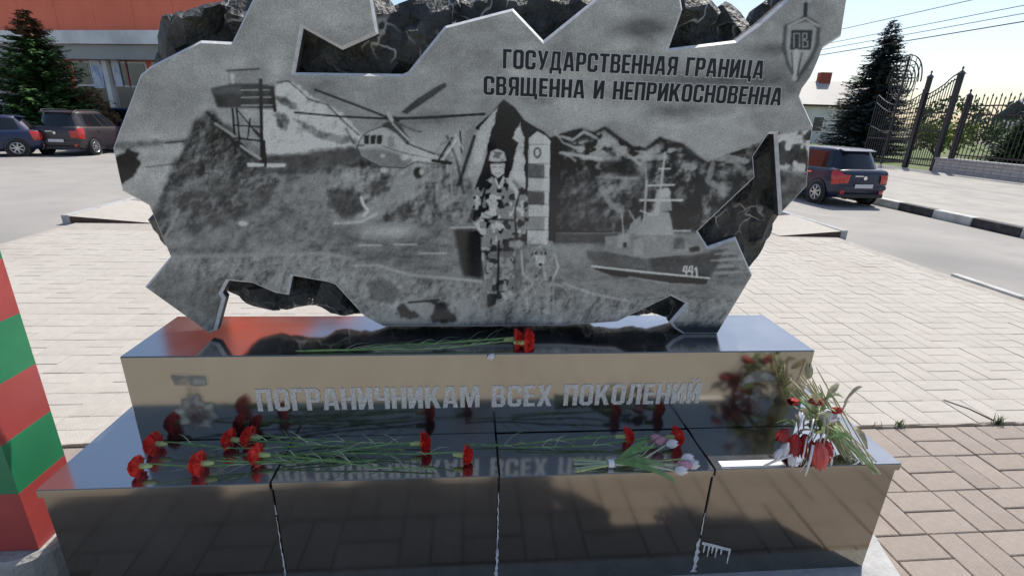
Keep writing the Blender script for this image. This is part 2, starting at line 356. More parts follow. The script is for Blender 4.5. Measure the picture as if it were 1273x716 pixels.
# ---- glyphs (heavy condensed block letters), unit height
def octo(x0, x1, y0, y1, c): return [(x0 + c, y0), (x1 - c, y0), (x1, y0 + c), (x1, y1 - c), (x1 - c, y1), (x0 + c, y1), (x0, y1 - c), (x0, y0 + c)]
def glyph(ch):
    v, h, w = .18, .155, .54
    if ch == 'П': return w, [[(0, 0), (0, 1), (w, 1), (w, 0), (w - v, 0), (w - v, 1 - h), (v, 1 - h), (v, 0)]]
    if ch == 'Н': return w, [[(0, 0), (0, 1), (v, 1), (v, .58), (w - v, .58), (w - v, 1), (w, 1), (w, 0), (w - v, 0), (w - v, .42), (v, .42), (v, 0)]]
    if ch in 'ИЙ':
        o = [[(0, 1), (v, 1), (v, .46), (w - v, 1), (w, 1), (w, 0), (w - v, 0), (w - v, .54), (v, 0), (0, 0)]]
        if ch == 'Й': o.append([(.10, 1.20), (.20, 1.20), (.24, 1.12), (w - .24, 1.12), (w - .20, 1.20), (w - .10, 1.20), (w - .16, 1.05), (.16, 1.05)])
        return w, o
    if ch == 'О': return w, [octo(0, w, 0, 1, .12), octo(v, w - v, h, 1 - h, .05)]
    if ch == 'С': return w, [[(.12, 0), (w - .12, 0), (w, .12), (w, .37), (w - v, .37), (w - v, h + .04), (w - v - .04, h), (v + .04, h), (v, h + .04), (v, 1 - h - .04), (v + .04, 1 - h),
                              (w - v - .04, 1 - h), (w - v, 1 - h - .04), (w - v, .63), (w, .63), (w, .88), (w - .12, 1), (.12, 1), (0, .88), (0, .12)]]
    if ch == 'Г': return .44, [[(0, 0), (0, 1), (.44, 1), (.44, 1 - h), (v, 1 - h), (v, 0)]]
    if ch == 'Т': return .5, [[(.16, 0), (.16, 1 - h), (0, 1 - h), (0, 1), (.5, 1), (.5, 1 - h), (.34, 1 - h), (.34, 0)]]
    if ch == 'Е': return .44, [[(0, 0), (0, 1), (.44, 1), (.44, 1 - h), (v, 1 - h), (v, .58), (.41, .58), (.41, .43), (v, .43), (v, h), (.44, h), (.44, 0)]]
    if ch == 'Р': return .52, [[(0, 0), (0, 1), (.40, 1), (.52, .88), (.52, .48), (.40, .36), (v, .36), (v, 0)], octo(v, .34, .50, .86, .04)]
    if ch == 'В': return .53, [[(0, 0), (0, 1), (.40, 1), (.51, .90), (.51, .63), (.44, .53), (.53, .43), (.53, .11), (.42, 0)], octo(v, .34, .60, .86, .03), octo(v, .35, .14, .46, .03)]
    if ch == 'А': return .58, [[(0, 0), (.14, 1), (.44, 1), (.58, 0), (.41, 0), (.385, .2), (.195, .2), (.17, 0)], [(.29, .84), (.215, .34), (.365, .34)]]
    if ch == 'Д': return .62, [[(0, -.17), (0, .15), (.06, .15), (.12, 1), (.54, 1), (.54, .15), (.62, .15), (.62, -.17), (.48, -.17), (.48, 0), (.14, 0), (.14, -.17)], [(.21, .15), (.26, .86), (.37, .86), (.37, .15)]]
    if ch == 'У': return .56, [[(.10, 0), (.20, .28), (0, 1), (.18, 1), (.285, .52), (.38, 1), (.56, 1), (.33, .14), (.26, 0)]]
    if ch == 'Я': return .54, [[(.54, 0), (.54, 1), (.13, 1), (.02, .89), (.02, .50), (.12, .40), (0, 0), (.18, 0), (.28, .37), (.36, .37), (.36, 0)], octo(.20, .36, .50, .86, .03)]
    if ch == 'Ц': return .60, [[(0, 0), (0, 1), (v, 1), (v, h), (.36, h), (.36, 1), (.54, 1), (.54, h), (.62, h), (.62, -.17), (.47, -.17), (.47, 0)]]
    if ch == 'Щ': return .86, [[(0, 0), (0, 1), (.17, 1), (.17, h), (.31, h), (.31, 1), (.48, 1), (.48, h), (.62, h), (.62, 1), (.79, 1), (.79, h), (.87, h), (.87, -.17), (.72, -.17), (.72, 0)]]
    if ch == 'Ч': return .53, [[(.35, 0), (.35, .40), (.13, .40), (0, .52), (0, 1), (.18, 1), (.18, .55), (.35, .55), (.35, 1), (.53, 1), (.53, 0)]]
    if ch == 'К': return .58, [[(0, 0), (0, 1), (v, 1), (v, .60), (.36, 1), (.56, 1), (.37, .56), (.58, 0), (.38, 0), (.25, .40), (v, .30), (v, 0)]]
    if ch == 'М': return .74, [[(0, 0), (0, 1), (.24, 1), (.37, .42), (.50, 1), (.74, 1), (.74, 0), (.57, 0), (.57, .66), (.43, 0), (.31, 0), (.17, .66), (.17, 0)]]
    if ch == 'Х': return .58, [[(0, 0), (.18, .51), (.02, 1), (.21, 1), (.29, .70), (.37, 1), (.56, 1), (.40, .51), (.58, 0), (.39, 0), (.29, .31), (.19, 0)]]
    if ch == 'Л': return .58, [[(0, 0), (0, .15), (.06, .17), (.10, 1), (.56, 1), (.56, 0), (.38, 0), (.38, .86), (.26, .86), (.23, .10), (.16, 0)]]
    return .30, []
def inscription(name, text, x0, x1, z0, h, Y, m, parent, off=0.0, thick=.0006, gap=.085):
    tot = sum(glyph(c)[0] + gap for c in text) - gap; sx = (x1 - x0) / tot; cx = 0.0
    for word in text.split(' '):
        n = sum(glyph(c)[0] + gap for c in word) - gap
        word_mesh(name, word, x0 + cx * sx, x0 + (cx + n) * sx, z0, h, Y, m, parent, off, thick, gap); cx += n + 2 * gap + glyph(' ')[0]
def word_mesh(name, text, x0, x1, z0, h, Y, m, parent, off, thick, gap, slant=0.0):
    cu = bpy.data.curves.new(name, 'CURVE'); cu.dimensions = '2D'; cu.fill_mode = 'BOTH'; cu.extrude = thick; cu.offset = off
    tot = sum(glyph(c)[0] + gap for c in text) - gap; sx = (x1 - x0) / tot; cx = 0.0
    for c in text:
        w, polys = glyph(c)
        for p in polys:
            sp = cu.splines.new('POLY'); sp.points.add(len(p) - 1); sp.use_cyclic_u = True
            for q, (u, vv) in zip(sp.points, p): q.co = (x0 + (cx + u + slant * vv) * sx, z0 + vv * h, 0, 1)
        cx += w + gap
    ob = bpy.data.objects.new(name + '_curve', cu); COL.objects.link(ob)
    me = bpy.data.meshes.new_from_object(ob.evaluated_get(bpy.context.evaluated_depsgraph_get()))
    bpy.data.objects.remove(ob)
    for vtx in me.vertices: x, y, z = vtx.co; vtx.co = (x, Y + z * -1, y)
    me.materials.clear(); me.materials.append(MATS[m])
    bm = bmesh.new(); bm.from_mesh(me); bmesh.ops.recalc_face_normals(bm, faces=bm.faces); bm.to_mesh(me); bm.free()
    return link(name, me, parent)
inscription('inscription', 'ПОГРАНИЧНИКАМ ВСЕХ ПОКОЛЕНИЙ', -.845, .762, .607, .088, PD - .0012, 'letter_light', upp)

# ---- drawing board for the engraved pictures: grey levels in photo-like sRGB, laid out on a board of picture units
class Board:
    def __init__(s, x0, y0, w, h, k):
        s.x0, s.y0, s.k = x0, y0, k; s.W, s.H = int(w * k), int(h * k)
        s.wob = {}; s.a = np.zeros((s.H, s.W)); s.X, s.Y = np.meshgrid((np.arange(s.W) + .5) / k + x0, (np.arange(s.H) + .5) / k + y0)
    def fbm(s, scale, seed, octv=4, aniso=1.0):
        rs = np.random.RandomState(seed); out = np.zeros_like(s.a); amp = 1.0; tot = 0
        for o in range(octv):
            nx = int(s.W / s.k / scale) + 3; ny = int(s.H / s.k / (scale / aniso)) + 3
            g = rs.rand(ny, nx); u = (s.X - s.x0) / scale; v = (s.Y - s.y0) / (scale / aniso)
            i = u.astype(int); j = v.astype(int); fu = u - i; fv = v - j; fu = fu * fu * (3 - 2 * fu); fv = fv * fv * (3 - 2 * fv)
            i = np.clip(i, 0, nx - 2); j = np.clip(j, 0, ny - 2)
            out += amp * ((g[j, i] * (1 - fu) + g[j, i + 1] * fu) * (1 - fv) + (g[j + 1, i] * (1 - fu) + g[j + 1, i + 1] * fu) * fv)
            tot += amp; amp *= .55; scale = max(scale / 2.0, 1.0)
        return out / tot
    def win(s, x0, x1, y0, y1):
        a = int(max(0, (x0 - s.x0) * s.k)); b = int(min(s.W, (x1 - s.x0) * s.k + 1)); c = int(max(0, (y0 - s.y0) * s.k)); d = int(min(s.H, (y1 - s.y0) * s.k + 1))
        return slice(c, max(c, d)), slice(a, max(a, b))
    def mask(s, pts, soft=1.0, rough=0.0, seed=0):
        pad = soft * 2 + rough * 2 + 3; xs = [p[0] for p in pts]; ys = [p[1] for p in pts]
        w = s.win(min(xs) - pad, max(xs) + pad, min(ys) - pad, max(ys) + pad); out = np.zeros(s.a.shape); X, Y = s.X[w], s.Y[w]
        if X.size == 0: return out
        if rough:
            if seed % 5 not in s.wob: s.wob[seed % 5] = (s.fbm(7, seed % 5 + 11, 3) - .5, s.fbm(7, seed % 5 + 22, 3) - .5)
            X = X + s.wob[seed % 5][0][w] * rough * 2; Y = Y + s.wob[seed % 5][1][w] * rough * 2
        m = np.zeros(X.shape, bool); n = len(pts)
        for i in range(n):
            (a, b), (p, q) = pts[i], pts[i - 1]
            if b == q: continue
            m ^= ((b > Y) != (q > Y)) & (X < (p - a) * (Y - b) / (q - b) + a)
        out[w] = s.blur(m.astype(float), soft); return out
    def blur(s, m, r):
        r = int(round(r * s.k))
        if r < 1: return m
        for ax in (0, 1):
            p = np.pad(m, [(r + 1, r) if q == ax else (0, 0) for q in (0, 1)], mode='edge'); c = np.cumsum(p, axis=ax); n = m.shape[ax]
            m = ((c[2 * r + 1:2 * r + 1 + n] - c[:n]) if ax == 0 else (c[:, 2 * r + 1:2 * r + 1 + n] - c[:, :n])) / (2 * r + 1)
        return m
    def put(s, m, val, alpha=1.0):
        jj = np.flatnonzero(m.any(axis=1)); ii = np.flatnonzero(m.any(axis=0))
        if len(jj) == 0: return
        w = (slice(jj[0], jj[-1] + 1), slice(ii[0], ii[-1] + 1)); q = m[w] * alpha; s.a[w] = s.a[w] * (1 - q) + val * q
    def poly(s, pts, val, alpha=1.0, soft=.7, rough=0.0, seed=0): s.put(s.mask(pts, soft, rough, seed), val, alpha)
    def line(s, pts, w, val, alpha=1.0, soft=.6):
        pad = w / 2 + soft + 2; xs = [p[0] for p in pts]; ys = [p[1] for p in pts]; wn = s.win(min(xs) - pad, max(xs) + pad, min(ys) - pad, max(ys) + pad)
        X, Y = s.X[wn], s.Y[wn]; d = np.full(X.shape, 1e9)
        for (a, b), (p, q) in zip(pts[:-1], pts[1:]):
            l2 = (p - a) ** 2 + (q - b) ** 2 + 1e-9; t = np.clip(((X - a) * (p - a) + (Y - b) * (q - b)) / l2, 0, 1)
            d = np.minimum(d, np.hypot(X - a - t * (p - a), Y - b - t * (q - b)))
        m = np.clip((w / 2 + soft - d) / (2 * soft), 0, 1) * alpha; s.a[wn] = s.a[wn] * (1 - m) + val * m
    def ell(s, cx, cy, rx, ry, val, alpha=1.0, soft=.15):
        k = 1 + soft; wn = s.win(cx - rx * k - 1, cx + rx * k + 1, cy - ry * k - 1, cy + ry * k + 1)
        d = np.hypot((s.X[wn] - cx) / rx, (s.Y[wn] - cy) / ry); m = np.clip((1 + soft - d) / (2 * soft), 0, 1) * alpha; s.a[wn] = s.a[wn] * (1 - m) + val * m

def draw_stele():
    B = Board(110, -90, 970, 540, 1.4); N = lambda sc, sd, o=4, an=1.0: B.fbm(sc, sd, o, an)
    st = lambda n, a, b: np.clip((n - a) / (b - a), 0, 1)
    def relief(m, sc, sd, amp, dx=3, dy=2):
        # rock-like modelling: light from the upper left over a noise surface
        n = N(sc, sd, 5); e = n - np.roll(np.roll(n, dy, 0), dx, 1); e = e / (np.abs(e).mean() * 3 + 1e-9)
        B.a += m * np.clip(e, -1.3, 1.3) * amp
    # clouded sky
    B.a = 138 + 44 * (N(95, 1, 5, 1.7) - .5) * 2 + 8 * (N(8, 2, 3) - .5); B.a -= 22 * st(B.X, 480, 250) * 0
    B.put(st(N(70, 3, 4, 2.0), .55, .78), 92, .5); B.put(st(N(60, 4, 4, 2.0), .58, .78), 186, .5)
    B.ell(800, 35, 34, 13, 70, .7, .6); B.ell(835, 140, 34, 10, 80, .7, .7); B.ell(950, 62, 26, 8, 78, .8, .6); B.ell(885, 100, 90, 7, 84, .7, .7)
    B.ell(770, 118, 30, 10, 92, .6, .8); B.ell(880, 60, 50, 16, 170, .4, .8); B.ell(740, 140, 50, 14, 185, .6, .8); B.ell(870, 165, 60, 16, 178, .5, .8)
    B.ell(300, 40, 90, 50, 150, .5, .8); B.ell(540, 110, 40, 30, 150, .5, .8); B.ell(535, 150, 40, 9, 90, .6, .8)
    B.ell(215, 150, 18, 30, 165, .5, .8); B.ell(190, 120, 30, 20, 105, .5, .9); B.ell(345, 80, 10, 22, 185, .6, .7)
    # far left: pale lake with a dark shrub, and grey slope
    land = [(100, 178), (190, 175), (232, 172), (262, 140), (330, 190), (420, 196), (470, 186), (560, 192), (600, 250), (700, 300), (700, 450), (100, 450)]
    B.poly(land, 108, 1, 1.5, 4, 5)
    m = B.mask(land, 2); B.a += m * (46 * (N(26, 8, 5) - .5) + 26 * (N(6, 9, 3) - .5))
    B.poly([(100, 186), (170, 184), (232, 178), (222, 200), (205, 235), (190, 262), (100, 262)], 168, .9, 2, 5, 7)
    B.a += B.mask([(100, 186), (232, 178), (190, 262), (100, 262)], 3) * 40 * (N(14, 10, 4, 2) - .5)
    B.poly([(143, 195), (160, 186), (172, 192), (174, 206), (166, 220), (150, 228), (142, 215)], 42, .95, 1.5, 4, 9)
    B.line([(182, 208), (225, 203)], 2.5, 95, .8); B.line([(205, 178), (228, 176)], 2, 60, .8)
    # dark wooded hill left of the tower
    B.poly([(183, 300), (200, 250), (215, 205), (232, 172), (250, 142), (262, 138), (285, 160), (300, 180), (318, 205), (350, 225), (320, 262), (250, 290)], 74, .9, 2.5, 5, 13)
    m = B.mask([(183, 300), (215, 205), (250, 142), (262, 138), (300, 180), (350, 225), (300, 262)], 3); B.a += m * (52 * (N(20, 14, 5) - .5) + 26 * (N(5, 15, 3) - .5))
    relief(m, 16, 301, 26); B.line([(258, 140), (280, 165), (300, 186), (325, 205)], 3.5, 48, .8, 1.5)
    # snow field and range behind the helicopter
    B.poly([(330, 112), (345, 104), (366, 102), (385, 118), (425, 140), (452, 170), (446, 182), (395, 184), (372, 190), (328, 192), (322, 150)], 205, .97, 1.2, 3, 21)
    for pts, v in (([(338, 118), (352, 120), (366, 128), (372, 138), (360, 136), (346, 128)], 92), ([(340, 140), (355, 142), (362, 150), (356, 162), (346, 158)], 84),
                   ([(362, 146), (380, 152), (402, 164), (440, 172), (452, 178), (420, 180), (390, 170)], 112), ([(300, 135), (325, 140), (325, 152), (304, 150)], 150)):
        B.poly(pts, v, .85, 1.2, 3, 22 + int(v))
    B.line([(345, 103), (358, 101), (372, 112), (384, 124), (406, 130), (428, 152), (446, 168)], 2.2, 70, .8, .8)
    B.a += B.mask([(325, 104), (366, 102), (452, 170), (446, 190), (325, 192)], 2) * 40 * (N(7, 23, 3) - .5)
    relief(B.mask([(325, 104), (366, 102), (452, 170), (446, 190), (325, 192)], 2), 15, 302, -30, 4, 3)
    B.put(B.mask([(326, 194), (372, 192), (402, 186), (450, 184), (470, 196), (480, 215), (326, 216)], 2, 4, 24), 62, .7)
    # grey plain with soft mottling
    B.put(st(N(34, 30, 4), .5, .72) * B.mask([(200, 225), (400, 205), (440, 300), (215, 310)], 6), 118, .5)
    B.line([(205, 295), (213, 280), (222, 262)], 3, 150, .6, 1.5); B.ell(302, 278, 6, 3, 205, .9, .3); B.line([(250, 290), (262, 282)], 4, 140, .5, 2)
    # pale rocky cape under the helicopter
    B.poly([(402, 226), (420, 205), (440, 212), (470, 200), (500, 205), (520, 195), (545, 192), (580, 205), (590, 265), (560, 280), (470, 282), (430, 276), (410, 255)], 118, .75, 3, 5, 31)
    B.a += B.mask([(402, 220), (580, 195), (590, 280), (410, 280)], 4) * (70 * (N(16, 32, 4) - .5) + 26 * (N(4, 33, 2) - .5))
    relief(B.mask([(396, 232), (420, 208), (450, 200), (520, 192), (580, 195), (590, 270), (540, 284), (440, 280), (410, 262)], 9), 34, 303, 46, 5, 3)
    B.poly([(418, 278), (440, 270), (462, 258), (480, 240), (505, 214), (520, 208), (526, 220), (500, 250), (470, 272), (455, 284)], 152, .7, 2.5, 3, 34)
    B.poly([(408, 232), (450, 240), (452, 262), (430, 272), (410, 258)], 58, .7, 3, 3, 35); B.poly([(460, 226), (480, 222), (484, 238), (462, 244)], 52, .6, 3, 3, 36)
    B.line([(449, 246), (452, 255), (458, 262), (452, 268)], 3.5, 215, .9, .8); B.line([(416, 278), (450, 276), (468, 266)], 3, 200, .8, 1.0)
    B.ell(520, 215, 6, 7, 40, .9, .25); B.ell(524, 214, 3, 4, 205, .8, .3); B.line([(540, 232), (540, 258)], 3, 70, .7, 1)
    # water and shore
    B.poly([(430, 284), (475, 276), (575, 280), (600, 284), (600, 372), (480, 360), (430, 340)], 112, .8, 2.5, 2, 41); B.a += B.mask([(400, 282), (600, 282), (600, 350), (400, 330)], 3) * 26 * (N(22, 42, 4, 5) - .5)
    B.ell(480, 287, 36, 8, 196, .7, .6); relief(B.mask([(200, 215), (400, 200), (600, 282), (600, 345), (200, 312)], 5), 30, 307, 14, 2, 4)
    for x0, x1, y in ((446, 474, 305), (490, 518, 304), (522, 554, 315), (560, 598, 283)): B.line([(x0, y), (x1, y)], 1.8, 205, .75, .7)
    B.poly([(565, 286), (600, 286), (600, 346), (576, 344)], 40, .85, 3)
    # foreground turf, rocks
    fg = [(150, 326), (300, 316), (400, 314), (450, 324), (500, 336), (560, 348), (600, 350), (700, 356), (740, 354), (790, 372), (850, 362), (960, 366), (960, 430), (150, 430)]
    B.poly(fg, 122, .95, 1.5, 3, 51); m = B.mask(fg, 3)
    B.a += m * (64 * (N(20, 52, 5) - .5) + 40 * (N(4, 53, 3) - .5))
    relief(m, 12, 306, 24); B.line([(200, 320), (300, 317), (400, 315), (440, 322)], 4, 160, .55, 2); B.line([(440, 330), (470, 330), (510, 342), (560, 346), (598, 350)], 3, 178, .7, 1.2)
    for pts, v in (([(455, 352), (480, 345), (500, 362), (490, 378), (462, 372)], 92), ([(492, 382), (510, 372), (522, 380), (520, 394), (498, 396)], 50), ([(530, 374), (552, 376), (570, 400), (540, 402), (524, 386)], 48),
                   ([(498, 376), (512, 366), (540, 380), (535, 398), (520, 390)], 150), ([(560, 374), (585, 372), (594, 386), (576, 396)], 140), ([(470, 392), (500, 398), (560, 402), (560, 412), (470, 412)], 130)):
        B.poly(pts, v, .85, 1.5, 3, 60 + int(v))
    B.line([(508, 376), (545, 373)], 2.5, 40, .8, .8)
    B.poly([(200, 325), (250, 340), (290, 380), (275, 415), (215, 400), (180, 355)], 92, .55, 8)
    # dark alps on the right
    ridge = [(676, 176), (700, 167), (722, 161), (738, 165), (752, 158), (768, 170), (786, 182), (803, 184), (821, 170), (830, 178), (849, 179), (856, 190), (872, 199), (885, 201), (905, 192), (935, 181), (962, 166), (1020, 160), (1020, 300), (676, 300)]
    B.poly(ridge, 62, 1, .9, 2, 71); m = B.mask(ridge, 1.5, 2, 71); B.a += m * (70 * (N(22, 72, 5) - .48) + 44 * (N(6, 73, 3) - .5))
    relief(m, 62, 309, 46, 9, 6); relief(m, 22, 304, 32, 4, 3); relief(m, 9, 305, 14); B.put(m * st(N(34, 310, 4, 1.6), .60, .66) * st(B.Y, 240, 185), 186, .7);  B.put(m * st(N(30, 74, 4), .60, .72), 112, .45)
    B.line([(678, 177), (700, 168), (722, 162), (738, 166), (752, 160), (768, 172), (786, 184), (803, 186), (821, 173), (849, 181), (872, 200)], 5, 34, .7, 2)
    for pts, w, v in (([(698, 170), (712, 174), (726, 164), (742, 172)], 3, 205), ([(696, 190), (722, 194), (748, 198)], 4, 190), ([(780, 192), (796, 205)], 2.5, 190), ([(790, 188), (802, 190)], 2, 180), ([(748, 235), (760, 255), (772, 262)], 7, 140), ([(705, 192), (715, 200)], 3, 170),
                      ([(886, 204), (880, 225), (898, 235)], 8, 120), ([(842, 240), (850, 255)], 9, 110), ([(740, 220), (790, 222)], 2.2, 140), ([(905, 195), (925, 212)], 6, 110)): B.line(pts, w, v, .75, 1.6)
    B.poly([(690, 230), (735, 225), (760, 285), (690, 285)], 78, .45, 6); B.poly([(745, 200), (785, 200), (795, 218), (750, 216)], 44, .7, 2, 2, 75); B.poly([(840, 250), (870, 250), (865, 286), (838, 286)], 34, .6, 4)
    # sea
    sea = [(683, 288), (880, 288), (900, 300), (1000, 300), (1000, 372), (860, 372), (830, 366), (780, 372), (740, 356), (683, 352)]
    B.poly(sea, 112, 1, 1.2); m = B.mask(sea, 1.5); B.a += m * (44 * (N(30, 81, 5, 4) - .5) + 26 * (N(5, 82, 3, 2) - .5))
    B.line([(684, 288), (760, 288)], 1.6, 24, .9, .6); B.poly([(684, 290), (770, 291), (770, 303), (684, 302)], 62, .8, 1.2); B.poly([(684, 306), (735, 308), (730, 320), (684, 318)], 140, .6, 3)
    B.line([(700, 352), (740, 366), (780, 374)], 2.5, 190, .6, 1.2); B.line([(684, 352), (700, 356)], 2.5, 180, .6, 1)
    # warship
    B.poly([(728, 310), (745, 313), (800, 318), (860, 318), (900, 311), (893, 325), (882, 347), (800, 340), (745, 331), (731, 322)], 92, .95, .8); B.a += B.mask([(728, 310), (900, 311), (882, 347), (731, 322)], 2) * 16 * (N(12, 91, 3, 2) - .5)
    B.poly([(806, 318), (860, 318), (900, 311), (893, 325), (882, 347), (812, 341)], 60, .7, 2.5)
    B.poly([(736, 333), (800, 341), (880, 347), (878, 353), (830, 351), (760, 342)], 22, .95, .7); B.line([(736, 331), (800, 338), (882, 346)], 2.0, 222, .95, .6); B.line([(782, 344), (830, 352)], 2.2, 160, .7, 1)
    B.poly([(752, 294), (800, 290), (862, 292), (876, 286), (884, 306), (872, 314), (800, 322), (752, 312)], 128, .95, .9); B.a += B.mask([(752, 294), (884, 290), (872, 314), (752, 312)], 2) * 44 * (N(8, 92, 3) - .5)
    for pts, v in (([(768, 292), (782, 290), (782, 308), (768, 308)], 158), ([(774, 302), (779, 301), (779, 308), (774, 308)], 50), ([(788, 298), (800, 296), (800, 318), (788, 318)], 150), ([(838, 296), (850, 296), (852, 310), (838, 310)], 92), ([(856, 308), (870, 306), (870, 312), (858, 314)], 50),
                   ([(800, 270), (812, 262), (832, 264), (838, 292), (790, 292)], 168), ([(816, 236), (832, 234), (836, 262), (812, 264)], 158), ([(784, 278), (796, 268), (800, 290), (780, 290)], 150)): B.poly(pts, v, .85, .9)
    for pts, w, v in (([(827, 190), (821, 235)], 2.6, 165), ([(819, 210), (833, 210)], 2, 175), ([(804, 231), (838, 230)], 2.4, 190), ([(796, 249), (848, 249)], 2.8, 205), ([(804, 225), (801, 272)], 3.0, 165), ([(822, 238), (816, 266)], 6, 178), ([(773, 266), (775, 292)], 1.8, 170), ([(796, 262), (812, 268)], 2, 190), ([(838, 287), (858, 287)], 2, 195),
                      ([(782, 262), (790, 276)], 2, 150), ([(802, 200), (804, 225)], 1.4, 130)): B.line(pts, w, v, .9, .7)
    B.ell(828, 240, 6, 6, 178, .9, .2)
    for x in (851, 858):
        B.line([(x, 331), (x - 1.8, 337), (x + 3.4, 338)], 1.6, 225, .95, .5); B.line([(x + 2.6, 331), (x + 2.2, 342)], 1.7, 225, .95, .5)
    B.line([(865.5, 333), (866.5, 343)], 2.2, 228, .95, .5); B.line([(863.5, 335), (865.5, 333)], 1.6, 220, .9, .5)
    for k in range(9): y = 312 + k * 4; B.line([(884 + k % 3 * 5, y), (905 + k % 4 * 6, y - 2)], 2, 165 if k % 2 else 70, .6, 1)
    # spotted blossom block on the right chunk
    m = B.mask([(963, 168), (1012, 160), (1004, 215), (968, 210)], 1.5); B.put(m, 70, .8); B.put(m * st(N(13, 95, 3), .52, .6), 200, .85)
    m = B.mask([(966, 212), (1004, 216), (1004, 234), (970, 268)], 1.5); B.put(m, 92, .8); B.a += m * 44 * (N(9, 96, 3) - .5); B.line([(966, 210), (985, 214), (1004, 214)], 2, 150, .7)
    # snow peak behind the soldier
    B.poly([(585, 258), (592, 230), (600, 210), (606, 190), (604, 165), (590, 160), (612, 140), (626, 124), (640, 134), (652, 150), (668, 160), (676, 164), (690, 178), (690, 300), (600, 300)], 12, 1, .8)
    B.poly([(604, 150), (612, 140), (620, 132), (614, 155), (606, 180), (598, 200), (590, 206), (586, 190), (592, 165)], 178, .95, 1, 2, 101)
    B.poly([(572, 190), (580, 160), (592, 158), (584, 200), (576, 226)], 118, .8, 2, 2, 102)
    B.poly([(647, 153), (652, 170), (652, 200), (654, 235), (640, 240), (632, 222), (640, 196), (645, 178), (636, 172)], 186, .95, 1, 3, 103)
    B.a += B.mask([(630, 153), (655, 153), (655, 240), (630, 240)], 2) * 40 * (N(5, 104, 3) - .5)
    for pts, w, v in (([(590, 170), (580, 200), (570, 230)], 4, 40), ([(556, 170), (568, 200), (576, 240)], 3.5, 60), ([(566, 168), (574, 205)], 2.5, 160), ([(690, 164), (700, 178), (716, 184)], 3, 180), ([(560, 200), (562, 245)], 3, 150)): B.line(pts, w, v, .7, 1.2)
    # helicopter
    B.poly([(444, 182), (452, 168), (470, 160), (486, 158), (500, 164), (512, 182), (545, 196), (556, 200), (545, 206), (515, 200), (500, 208), (470, 206), (448, 194)], 150, .95, .9); B.a += B.mask([(444, 182), (470, 160), (500, 164), (550, 200), (500, 208), (448, 196)], 2) * 50 * (N(7, 111, 3) - .5)
    B.poly([(444, 184), (470, 182), (500, 192), (510, 206), (470, 208), (447, 195)], 92, .6, 2)
    fus = [(444, 183), (449, 171), (458, 164), (474, 158), (490, 158), (503, 166), (513, 181), (547, 195), (556, 200), (548, 205), (516, 201), (503, 209), (472, 207), (449, 195)]
    B.poly(fus, 176, .95, .8); B.poly([(445, 186), (470, 184), (500, 193), (514, 199), (503, 209), (472, 207), (449, 195)], 96, .75, 2); B.line(fus + fus[:1], 1.3, 46, .75, .6)
    B.line([(476, 182), (500, 190), (540, 199)], 1.4, 60, .7, .6); B.poly([(482, 170), (490, 170), (490, 184), (482, 183)], 120, .8, .7); B.line([(446, 181), (452, 181)], 2, 60, .8, .7)
    for x in (453, 461, 469): B.poly([(x, 169), (x + 6, 168), (x + 5.5, 179), (x - .5, 179)], 20, .95, .5)
    B.poly([(474, 156), (486, 150), (498, 156), (504, 166), (512, 176), (506, 180), (492, 166)], 62, .8, 1); B.line([(488, 154), (506, 172), (516, 182), (550, 198)], 2.2, 205, .8, .8)
    for pts, w, v in (([(366, 140), (420, 145), (486, 148)], 2.4, 40), ([(486, 148), (540, 146), (602, 142)], 2.8, 26), ([(392, 112), (440, 130), (476, 144)], 2.6, 44), ([(486, 150), (516, 163), (524, 164)], 3, 90), ([(480, 146), (494, 149)], 6, 60), ([(483, 142), (487, 150)], 5, 185),
                      ([(505, 178), (540, 192)], 2, 60), ([(515, 195), (548, 201)], 2, 190), ([(546, 198), (562, 172)], 3, 60), ([(550, 200), (567, 174)], 2.4, 200), ([(556, 202), (557, 214)], 2.5, 180), ([(538, 200), (560, 203)], 4, 40), ([(548, 180), (560, 174)], 3, 110), ([(572, 164), (574, 190)], 2.2, 50), ([(566, 168), (576, 186)], 2, 180)): B.line(pts, w, v, .9, .7)
    B.poly([(498, 140), (520, 122), (546, 106), (554, 103), (555, 108), (536, 122), (506, 142)], 66, .95, 1.0)
    for x, y, r in ((476, 194, 3), (503, 196, 5), (515, 199, 3), (478, 212, 5)): B.ell(x, y, r, r * .7, 205, .85, .4)
    for pts in ([(444, 182), (438, 176), (430, 160)], [(448, 200), (466, 208)]): B.line(pts, 2, 60, .7, 1)
    # watch tower
    B.poly([(283, 88), (320, 86), (322, 108), (284, 110)], 126, .9, 1); B.line([(282, 88), (322, 86)], 2.5, 70, .8, .8); B.poly([(286, 92), (292, 91), (291, 108), (288, 108)], 195, .8, 1)
    B.poly([(262, 110), (290, 104), (322, 104), (342, 108), (342, 136), (270, 134)], 60, .95, 1.2); B.poly([(262, 110), (300, 106), (300, 116), (266, 118)], 96, .7, 2)
    for y in (112, 121, 131): B.line([(300, y + .5), (341, y)], 1.4, 170, .75, .7)
    B.line([(338, 110), (342, 138)], 4, 24, .9, .8)
    for pts, w in (([(289, 136), (292, 172)], 2.6), ([(294, 136), (298, 174)], 2.0), ([(311, 148), (308, 172)], 1.6), ([(324, 100), (326, 206)], 4.0), ([(292, 156), (326, 158)], 1.5), ([(296, 172), (328, 176)], 2), ([(296, 138), (324, 172)], 1.4), ([(316, 162), (326, 172)], 2.4), ([(296, 176), (324, 200)], 2)): B.line(pts, w, 26, .95, .7)
    B.line([(300, 182), (324, 198)], 3, 190, .7, 1); B.line([(268, 154), (292, 170)], 3, 185, .7, 1); B.poly([(307, 203), (356, 204), (354, 208), (308, 207)], 222, .95, .7); B.line([(328, 176), (330, 206)], 3.5, 26, .9, .8)
